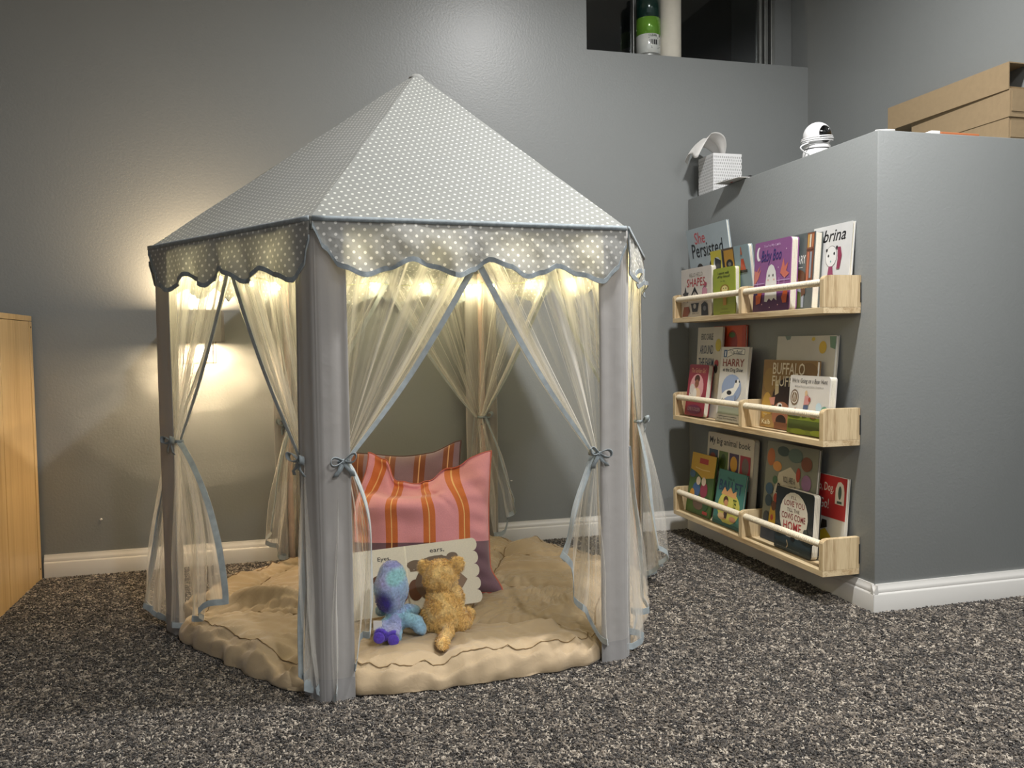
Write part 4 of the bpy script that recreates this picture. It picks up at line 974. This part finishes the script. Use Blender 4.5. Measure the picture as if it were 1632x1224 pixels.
book('brown picture book with a dark buffalo face', zM, 2.411, 2.128, .062, .044, .691, .012, '#8a6a3c', [
    ('e', .14, .7, .12, .18, '#97783f'), ('e', .86, .85, .16, .12, '#7b5c34'), ('e', .12, .3, .10, .22, '#b9923f'), ('e', .2, .1, .14, .1, '#9c7c48'),
    ('e', .55, .40, .34, .36, '#2c1712'), ('p', [(.26, .68), (.33, .72), (.34, .52), (.27, .48)], '#cdbc95'), ('p', [(.16, .44), (.28, .46), (.27, .34), (.20, .34)], '#c98a78'), ('e', .42, .20, .18, .20, '#a0694c'), ('e', .42, .12, .10, .09, '#30201a'), ('e', .38, .34, .05, .04, '#e6e2da'), ('e', .39, .33, .03, .028, K), ('r', .30, .0, .62, .10, '#75492f'),
    ('t', 'BUFFALO', .20, .79, .80, .96, '#ddd3bb'), ('t', 'FLUFFALO', .20, .62, .88, .77, '#ddd3bb'), ('t', 'by', .08, .18, .15, .21, '#cdbf9c'), ('t', 'Kalb', .05, .05, .22, .12, '#dcd0ac')])
book('white board book with green grassy base before the buffalo book', zM, 2.215, 2.022, .090, .076, .648, .022, '#cfcac2', [
    ('r', 0, 0.0, 1, .30, '#7c8a2c'), ('r', 0.02, .08, .98, .24, '#4f5a26'), ('e', .3, .04, .2, .05, '#8f9c30'), ('e', .8, .05, .2, .05, '#98a634'), ('t', "We're Going on a Bear Hunt", .06, .85, .94, .95, '#5a564f', .2), ('t', 'Michael Rosen and Helen Oxenbury', .14, .79, .86, .825, '#8f8a82'),
    ('e', .15, .62, .105, .135, '#6d5640'), ('e', .15, .62, .085, .11, '#d6d0c4'), ('e', .15, .62, .07, .09, '#7a644a'), ('l', [(.15, .54), (.15, .70)], .012, '#d6d0c4'), ('l', [(.11, .57), (.13, .66)], .010, '#d6d0c4'), ('l', [(.19, .57), (.17, .66)], .010, '#d6d0c4'),
    ('e', .45, .70, .035, .05, '#d4b48c'), ('p', [(.40, .50), (.42, .66), (.52, .66), (.54, .52)], '#c58a86'), ('p', [(.38, .30), (.40, .50), (.52, .50), (.48, .30)], '#4c5a78'), ('e', .54, .60, .03, .04, '#a04a3a'), ('e', .58, .38, .05, .05, '#3c3430'), ('e', .66, .34, .08, .05, '#a66a4a'), ('e', .20, .38, .05, .06, '#a8552f'), ('e', .10, .36, .10, .06, '#8fa68a'), ('e', .78, .48, .07, .08, '#b9cdd6'), ('e', .92, .42, .08, .09, '#6a9a84'), ('e', .22, .34, .12, .04, '#6f7f9a')], True)
# lower ledge
book('thin yellow and green activity book at the lower left end', zL, 2.888, 2.705, .088, .054, .334, .006, '#46602c', [
    ('p', [(0, .72), (.28, .68), (.55, .60), (1, .66), (1, 1), (0, 1)], '#c39a2c'), ('r', .34, .84, .70, .93, '#a8352c'), ('l', [(.2, .76), (.5, .74), (.8, .75)], .02, '#d9c07a'), ('e', .12, .64, .12, .06, '#44607a'), ('e', .35, .40, .16, .12, '#3a5a86'), ('e', .66, .42, .15, .13, '#8e2f48'), ('e', .20, .30, .10, .10, '#c78a2c'), ('e', .50, .18, .22, .10, '#6b5544'), ('e', .80, .22, .12, .12, '#36542e'), ('e', .40, .55, .09, .07, '#d8c6b2'), ('e', .62, .56, .09, .07, '#d8c6b2'), ('r', .72, .04, .92, .09, '#b8433a')])
book('teal picture book with a dancer on a yellow spotlight', zL, 2.672, 2.488, .092, .062, .300, .008, '#41776f', [
    ('e', .52, .34, .40, .30, '#c6c05a'), ('t', 'This is', .34, .84, .60, .89, '#28453f'), ('t', 'BALLET', .08, .62, .92, .82, '#2b3f66'), ('p', [(.2, .56), (.30, .70), (.40, .62), (.52, .72), (.62, .62), (.74, .68), (.74, .54)], '#d3a06a'), ('e', .40, .46, .09, .08, '#4a2c1c'), ('e', .42, .42, .07, .06, '#c08a62'), ('p', [(.30, .30), (.40, .36), (.52, .36), (.66, .30), (.60, .24), (.50, .26), (.48, .12), (.36, .12), (.38, .28)], '#cf9068'), ('p', [(.38, .32), (.52, .32), (.50, .14), (.40, .14)], '#3a2620'), ('t', 'TEE', .66, .36, .78, .52, '#35521f'), ('r', 0, 0, 1, .06, '#2f5a54'), ('e', .3, .16, .12, .06, '#d9b98a'), ('e', .72, .16, .12, .05, '#c08a6a')])
book('tall white board book with a row of square animal photos', zL, 2.812, 2.492, .052, .030, .418, .02, '#c4bbad', [
    ('t', 'My big animal book', .05, .85, .93, .95, '#1c1c1e'), ('r', .05, .56, .25, .80, '#3c4a5c'), ('e', .14, .70, .07, .06, '#7a3a2a'), ('r', .28, .56, .48, .80, '#5c7034'), ('e', .38, .68, .06, .09, '#3a4a20'), ('r', .51, .56, .71, .80, '#4a3550'), ('e', .61, .68, .075, .09, '#c9942c'), ('r', .74, .56, .95, .80, '#9a2f38'), ('e', .85, .68, .07, .10, '#6a5a54'), ('r', .05, .16, .25, .42, '#7a8a5a'), ('r', .28, .16, .48, .42, '#a38a5a'), ('r', .51, .16, .71, .42, '#5c6f8a'), ('r', .74, .16, .95, .42, '#7a5a44')], True)
book('tall floral picture book with cursive title behind the black book', zL, 2.408, 2.135, .062, .032, .428, .01, '#7f7f70', [
    ('p', [(.24, .20), (.20, .50), (.28, .70), (.50, .78), (.66, .70), (.76, .50), (.72, .20)], '#c6bba6'), ('r', 0, 0, 1, .12, '#2a3440'),
    ('e', .10, .84, .08, .09, '#b0683a'), ('e', .24, .76, .09, .05, '#c78a4a'), ('e', .34, .92, .12, .05, '#3c4a44'), ('e', .58, .90, .14, .07, '#5d6e64'), ('e', .80, .84, .10, .07, '#7a4a34'), ('e', .66, .72, .04, .07, '#a8432f'), ('e', .82, .66, .09, .08, '#8f6a8a'), ('e', .84, .52, .08, .07, '#c9a92c'), ('e', .12, .52, .08, .06, '#3f5a70'), ('e', .22, .62, .05, .04, '#4a6a4a'), ('e', .12, .40, .07, .06, '#36454e'), ('e', .26, .44, .04, .05, '#a8432f'), ('p', [(.14, .18), (.18, .34), (.26, .36), (.32, .18)], '#c79c2c'), ('e', .24, .36, .05, .05, '#6a4028'), ('e', .22, .24, .03, .03, '#b0432c'), ('e', .42, .22, .06, .08, '#42322c'), ('e', .88, .36, .08, .10, '#3c4a44'), ('e', .10, .22, .06, .07, '#2f3a44'),
    ('t', 'YOU ARE A', .38, .62, .62, .68, '#5a544a'), ('t', 'Beautiful', .26, .50, .72, .60, '#26241f', .3), ('t', 'Beginning', .34, .42, .70, .48, '#5a544a')])
book('black board book with a big white moon on its cover', zL, 2.284, 2.094, .090, .078, .302, .026, '#23282a', [
    ('e', .50, .58, .38, .38, '#cfc8b8'), ('r', .02, .02, .98, .24, '#28383f'), ("t", "I'LL", .42, .85, .56, .90, '#7a5a50'), ('t', 'LOVE YOU', .24, .73, .78, .82, '#8a3a3c'), ('t', 'TILL THE', .32, .645, .66, .70, '#6a5a50'), ('t', 'COWS COME', .18, .52, .82, .62, '#8a3a3c'), ('t', 'HOME', .24, .34, .72, .49, '#a0242c'),
    ('e', .14, .28, .12, .07, '#1d2624'), ('e', .84, .38, .06, .06, '#22302c'), ('l', [(.84, .24), (.84, .36)], .03, '#22302c'), ('e', .90, .26, .16, .05, '#1d2624'), ('e', .52, .24, .06, .05, '#16181a'), ('l', [(.36, .18), (.40, .10), (.36, .06)], .02, '#b9a88a'), ('t', 'Kathryn Cristaldi and Kristyna Litten', .1, .04, .72, .06, '#7f8a8a')], True)
book('red and white reader at the right end of the bottom ledge', zL, 2.186, 2.032, .030, .0125, .356, .010, '#d2cec4', [
    ('r', 0, .50, 1, 1, '#ad2c2c'), ('t', 'Go, Dog.', .06, .78, .62, .91, '#d9d2c6'), ('t', 'Go!', .22, .60, .50, .72, '#d9d2c6'), ('p', [(.68, .68), (.68, .86), (.74, .94), (.82, .95), (.90, .92), (.94, .84), (.94, .68)], '#d6cfc2'), ('e', .81, .82, .05, .08, '#47564c'), ('r', .74, .69, .88, .72, '#47564c'),
    ('p', [(.20, .14), (.24, .30), (.44, .36), (.62, .28), (.66, .14)], '#c2a62c'), ('e', .36, .14, .10, .075, '#2a2a2c'), ('e', .36, .14, .07, .05, '#a8a498'), ('e', .62, .15, .08, .065, '#2a2a2c'), ('e', .62, .15, .05, .04, '#a8a498'), ('p', [(.30, .34), (.34, .46), (.48, .46), (.50, .38)], '#2c241e'), ('r', 0, 0, 1, .09, '#2a4f96'), ('p', [(0, .09), (0, .36), (.18, .28), (.24, .12)], '#26221f')], spine='#ad2c2c')

# ------------------------------------------------------------------ things on top of the ledge
tb = thing('tissue_box', 'white tissue box with grey dashes on the ledge corner', 'tissue box', (1.625, 2.93, HB)); o_ = tb.location
bx0, bx1, by0, by1, bh = 1.562, 1.682, 2.872, 2.99, .148
b = MB(); b.box((bx0, by0, HB), (bx1, by1, HB + bh), .0015); box_ = b.build('carton', M['white_plastic'], tb, off=o_)
b = MB(); g = hexc('#5f625f'); rnd = random.Random(2)
for face in (0, 1):
    for r_ in range(12):
        for c_ in range(15):
            u = (c_ + .3 + (.5 if r_ % 2 else 0)) * .0079; z = HB + .004 + r_ * .0115; hh = .0062 + .002 * rnd.random()
            if u > .117: continue
            if face == 0: b.add([(bx0 + u, by0 - .0003, z), (bx0 + u + .0021, by0 - .0003, z), (bx0 + u + .0021, by0 - .0003, z + hh), (bx0 + u, by0 - .0003, z + hh)], [(0, 1, 2, 3)], col=g)
            else: b.add([(bx0 - .0003, by1 - u, z), (bx0 - .0003, by1 - u - .0021, z), (bx0 - .0003, by1 - u - .0021, z + hh), (bx0 - .0003, by1 - u, z + hh)], [(0, 1, 2, 3)], col=g)
b.build('dash_print', M['print'], box_, off=o_)
b = MB()
def tis(u, v):
    # wide sheet pulled out of the slot, arched over towards the wall and drooping
    q = (u - .5) * 2; a = v * 2.75
    r_ = .072 * (1 - .12 * q * q)
    x = 1.622 - r_ * (1 - cos(a)) * .98 * (.75 + .25 * v) ; z = HB + bh - .004 + .060 * sin(a) * (1 - .10 * q) - .03 * max(0, v - .7) * 3.3 * (.6 + abs(q))
    w_ = .022 + .05 * sin(pi * min(1, v * .85)); y = 2.925 + q * w_ + .006 * sin(v * 7 + q * 2)
    c = .007 * sin(q * 5.5 + v * 3) * min(1, v * 3); x += c * .7; z += c + .012 * (1 if q < 0 else -.6) * abs(q) ** 2 * v
    return Vector((x, y, max(z, HB - .0)))
b.grid(tis, 26, 26); b.build('tissue', M['paper'], tb, True, off=o_, solid=.0006)

pc = thing('picture_card', 'white card with red and black print overhanging the ledge edge', 'card', (1.52, 2.66, HB)); o_ = pc.location
b = MB(); cs_ = [(1.492, 2.735), (1.512, 2.60), (1.70, 2.57), (1.66, 2.74)]
b.add([(x, y, HB + .001 + max(0, 1.54 - x) * .06) for x, y in cs_] + [(x, y, HB + .0025 + max(0, 1.54 - x) * .06) for x, y in cs_], [(3, 2, 1, 0), (4, 5, 6, 7), (0, 1, 5, 4), (1, 2, 6, 5), (2, 3, 7, 6), (3, 0, 4, 7)])
cdo = b.build('card_sheet', M['paper'], pc, off=o_)
b = MB(); b.box((1.53, 2.645, HB + .0028), (1.60, 2.70, HB + .0055), .001); b.build('red_sticker', simple('red_foam', hexc('#b8442c'), .5), pc, off=o_)
bc = thing('hair_clips', 'small black clips lying on the white card', 'hair clip', (1.56, 2.66, HB + .006)); o_ = bc.location
for q, (x, y) in enumerate(((1.535, 2.715), (1.575, 2.63), (1.60, 2.66))):
    b = MB(); b.tube([(x - .02, y, HB + .010), (x, y + .004, HB + .0145), (x + .02, y, HB + .010)], [.003, .0045, .003], 8); b.build('clip_bar', M['black'], bc, True, off=o_)

# security camera with its cord wound around it
sc_o = Vector((1.63, 2.33, HB)); scm = thing('baby_camera', 'round white camera with black face and cord wrapped around it', 'camera', sc_o)
ROTc = Matrix.Rotation(.12, 3, 'Z')
def sp(name, mb, mat, **k):
    for i, v in enumerate(mb.v): mb.v[i] = tuple(ROTc @ Vector(v))
    return mb.build(name, mat, scm, True, **k)
b = MB(); b.lathe([(0, 0), (.040, 0), (.044, .004), (.045, .012), (.044, .028), (.041, .038), (0, .040)], 32); sp('base', b, M['white_plastic'])
b = MB(); b.lathe([(.038, .038), (.040, .041), (.040, .050), (.037, .053), (0, .053)], 32); sp('swivel', b, M['white_plastic'])
b = MB(); b.lathe([(.041, .036), (.0425, .038), (.041, .040)], 32); sp('swivel_ring', b, M['black'])
b = MB(); b.ell((0, 0, .082), (.043, .043, .043), seg=32); sp('head', b, M['white_plastic'])
b = MB(); n_ = 24
fc = [(0, 0)] ; vs = []
for ir in range(7):
    for k in range(n_):
        t_ = ir / 6; a_ = 2 * pi * k / n_; ax_ = .60 * t_ * cos(a_); az_ = .66 * t_ * sin(a_)
        d_ = Vector((sin(ax_), -cos(ax_) * cos(az_), sin(az_) * cos(ax_))).normalized(); vs.append(tuple(Vector((0, 0, .082)) + d_ * .0436))
b.add(vs, [(ir * n_ + k, ir * n_ + (k + 1) % n_, (ir + 1) * n_ + (k + 1) % n_, (ir + 1) * n_ + k) for ir in range(6) for k in range(n_)]); sp('face', b, M['black_gloss'])
b = MB(); b.ell((.006, -.0436, .095), (.002, .001, .002), seg=8); sp('lens', b, M['white_plastic'])
b = MB(); pts = []
for k in range(97):
    a_ = 2 * pi * 3 * k / 96; rr_ = .0465 + .0015 * sin(a_ * 2.3); pts.append((rr_ * cos(a_), rr_ * sin(a_), .060 + .018 * k / 96 + .004 * sin(a_ + 1)))
b.tube(pts, .0022, 7); sp('cord', b, M['white_plastic'])
b = MB(); b.tube([(-.042 - .034 * sin(t_ * pi), -.012, .056 - .036 * t_) for t_ in [k / 10 for k in range(11)]], .0022, 7); sp('cord_loop', b, M['white_plastic'])
b = MB(); b.box((.02, -.085, .0005), (.055, -.02, .010), .003); b2 = b; sp('plug', b2, M['white_plastic'])

# cardboard boxes on the ledge
def carton(label, x0, y0, y1, z, h, rz, openf):
    r = thing('cardboard_box', label, 'box', (x0, y0, z), 'cardboard boxes on the ledge'); r.rotation_euler = (0, 0, rz)
    w, d = .30, y1 - y0; t = .003
    def p(n, a, c, m=M['card']): b = MB(); b.box(a, c); b.build(n, m, r)
    p('side_wall', (0, 0, 0), (t, d, h)); p('side_wall', (w - t, 0, 0), (w, d, h)); p('top_flap', (t, 0, h - t), (w - t, d, h)); p('bottom_flap', (t, 0, 0), (w - t, d, t)); p('back_wall', (t, d - t, t), (w - t, d, h - t))
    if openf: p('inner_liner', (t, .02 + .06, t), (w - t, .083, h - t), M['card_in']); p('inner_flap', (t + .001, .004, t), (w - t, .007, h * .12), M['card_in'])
    else:
        p('front_flap', (t, 0, t), (w - t, t, h - t)); p('tuck_tab', (.006, -.0022, h * .2), (.10, -.0002, h - .004))
    return r
carton('lowest cardboard box on the ledge, under two longer boxes', 2.012 - .002, 1.975, 2.33, HB, .071, 0, False)
carton('middle cardboard box on the ledge with closed front flap', 2.008, 1.97, 2.36, HB + .0712, .077, 0, False)
carton('topmost cardboard box on the ledge with an open dark end', 2.005, 1.972, 2.458, HB + .1484, .077, .02, True)
pk = thing('flat_packet', 'flat orange and white packet lying before the cardboard boxes', 'packet', (1.79, 1.965, HB)); o_ = pk.location
b = MB(); b.box((1.755, 1.95, HB), (1.885, 2.0, HB + .010), .002); b.build('pouch', M['orange'], pk, off=o_)
b = MB(); b.box((1.725, 1.95, HB), (1.754, 2.0, HB + .012), .002); b.build('pouch_end', M['white_plastic'], pk, off=o_)
b = MB(); b.tube([(1.548, 1.955, HB + .002), (1.58, 1.952, HB + .004), (1.608, 1.956, HB + .006), (1.612, 1.962, HB + .002)], [.003, .004, .004, .002], 8)
t_ = b.build('crumpled_paper', M['paper'], None, True, off=(1.58, 1.955, HB)); t_.location = (1.58, 1.955, HB); tag(t_, 'small white paper scrap on the front corner of the ledge', 'paper scrap')

# sill things
cx_, cy_ = 1.396, YB + .052
cn = thing('spray_can', 'tall can with dark green cap area, green band and white label', 'can', (cx_, cy_, SILL)); r_ = .0475
def ring(n, z0, z1, mat, rr=r_): 
    b = MB(); b.lathe([(rr * .97, z0), (rr, z0 + .001), (rr, z1 - .001), (rr * .97, z1)], 36); return b.build(n, mat, cn, True)
def glossy(c): return simple('can_' + c.strip('#'), hexc(c), .16, .2, var=.02)
b = MB(); b.lathe([(0, 0), (r_ * .95, 0), (r_ * .97, .004), (r_ * .97, .012), (0, .013)], 36); b.build('can_base', M['metal'], cn, True)
ring('label_band', .012, .085, glossy('#c6c9c4')); ring('green_band', .085, .150, glossy('#5f8f2f')); ring('dark_band', .150, .235, glossy('#15302a'))
b = MB(); b.lathe([(r_, .235), (r_ * .9, .245), (.022, .252), (.022, .28), (0, .281)], 36); b.build('can_top', glossy('#15302a'), cn, True)
b = MB()
def cyl(x, z, d): a = (x - .5 * .08) / (r_) - pi / 2 + .30; return ((r_ + .0003 + d) * cos(a), (r_ + .0003 + d) * sin(a), z)
art(b, [('r', .12, .5, .16, .72, K), ('r', .18, .5, .20, .72, K), ('r', .22, .5, .27, .72, K), ('r', .29, .5, .31, .72, K), ('r', .34, .5, .40, .72, K), ('r', .42, .5, .44, .72, K), ('r', .46, .5, .52, .72, K), ('t', 'CLEAN', .08, .86, .50, .96, '#2a3a2c'), ('r', .66, .86, .72, .97, K), ('r', .08, .78, .6, .81, '#55605a'), ('r', .2, .4, .7, .42, '#77807a'), ('r', .2, .34, .62, .36, '#77807a'), ('r', .68, .5, .74, .78, '#8a9088')], .08, .085, place=cyl)
b.build('label_print', M['print'], cn)
rl = thing('paper_roll', 'off white paper roll standing upright beside the can on the sill', 'paper roll', (1.488, YB + .052, SILL))
b = MB(); b.lathe([(.016, 0), (.043, 0), (.044, .002), (.044, .278), (.043, .28), (.016, .28), (.016, 0)], 36); b.build('roll_sheet', simple('paper_roll', hexc('#c9c4b6'), .8, var=.03, bmp=.1), rl, True)
b = MB(); b.lathe([(.0145, 0), (.0158, 0), (.0158, .28), (.0145, .28), (.0145, 0)], 20); b.build('cardboard_core', M['card'], rl, True)

# ------------------------------------------------------------------ wall lamp behind the tent and small wall marks
lm = thing('wall_lamp', 'small box wall lamp shining up and down behind the tent', 'lamp', (LAMP[0], YB, .83)); o_ = lm.location
b = MB(); x0, x1 = LAMP[0] - .072, LAMP[0] + .072; y0, y1 = YB - .165, YB - .001
for a, c in (((x0, y0, .777), (x1, y0 + .004, .878)), ((x0, y0 + .004, .777), (x0 + .004, y1, .878)), ((x1 - .004, y0 + .004, .777), (x1, y1, .878)), ((x0 + .004, y1 - .004, .777), (x1 - .004, y1, .878)), ((x0 + .004, y0 + .004, .825), (x1 - .004, y1 - .004, .829))): b.box(a, c)
b.build('lamp_box', M['lampbody'], lm, off=o_)
b = MB(); ax0, ax1, ay0, ay1 = LAMP[0] - .047, LAMP[0] + .047, YB - .15, YB - .03
for a, c in (((ax0, ay0, .704), (ax1, ay0 + .003, .707)), ((ax0, ay1 - .003, .704), (ax1, ay1, .707)), ((ax0, ay0, .707), (ax0 + .003, ay0 + .003, .777)), ((ax1 - .003, ay0, .707), (ax1, ay0 + .003, .777)), ((ax0, ay1 - .003, .707), (ax0 + .003, ay1, .777)), ((ax1 - .003, ay1 - .003, .707), (ax1, ay1, .777)), ((ax0, ay0 + .003, .704), (ax0 + .003, ay1 - .003, .707)), ((ax1 - .003, ay0 + .003, .704), (ax1, ay1 - .003, .707))): b.box(a, c)
b.build('lower_frame', M['screw'], lm, off=o_)
for z0, z1 in ((.772, .7765), ):
    b = MB(); b.lathe([(0, z0), (.034, z0), (.036, z0 + .002), (.036, z1), (0, z1)], 24, (LAMP[0], LAMP[1] + .0, 0)); 
    b.build('lamp_socket', M['lampbody'], lm, True, off=o_)
b = MB(); b.ell((LAMP[0], LAMP[1], .745), (.016, .016, .020), seg=16); b.build('bulb', M['lampglow'], lm, True, off=o_)
for (x, z, lb) in ((-.616, .19, 'white wall anchor low on the wall left of the tent'), (.80, .24, 'tiny white fleck on the wall right of the tent')):
    b = MB(); b.tube([(0, 0, 0), (0, -.004, 0)], .0035 if x < 0 else .002, 10); b.tube([(0, -.004, 0), (0.004, -.006, .001)], .002, 8); t_ = b.build('wall_anchor', M['white_plastic'], None, autos=True); t_.location = (x, YB, z); tag(t_, lb, 'wall anchor')
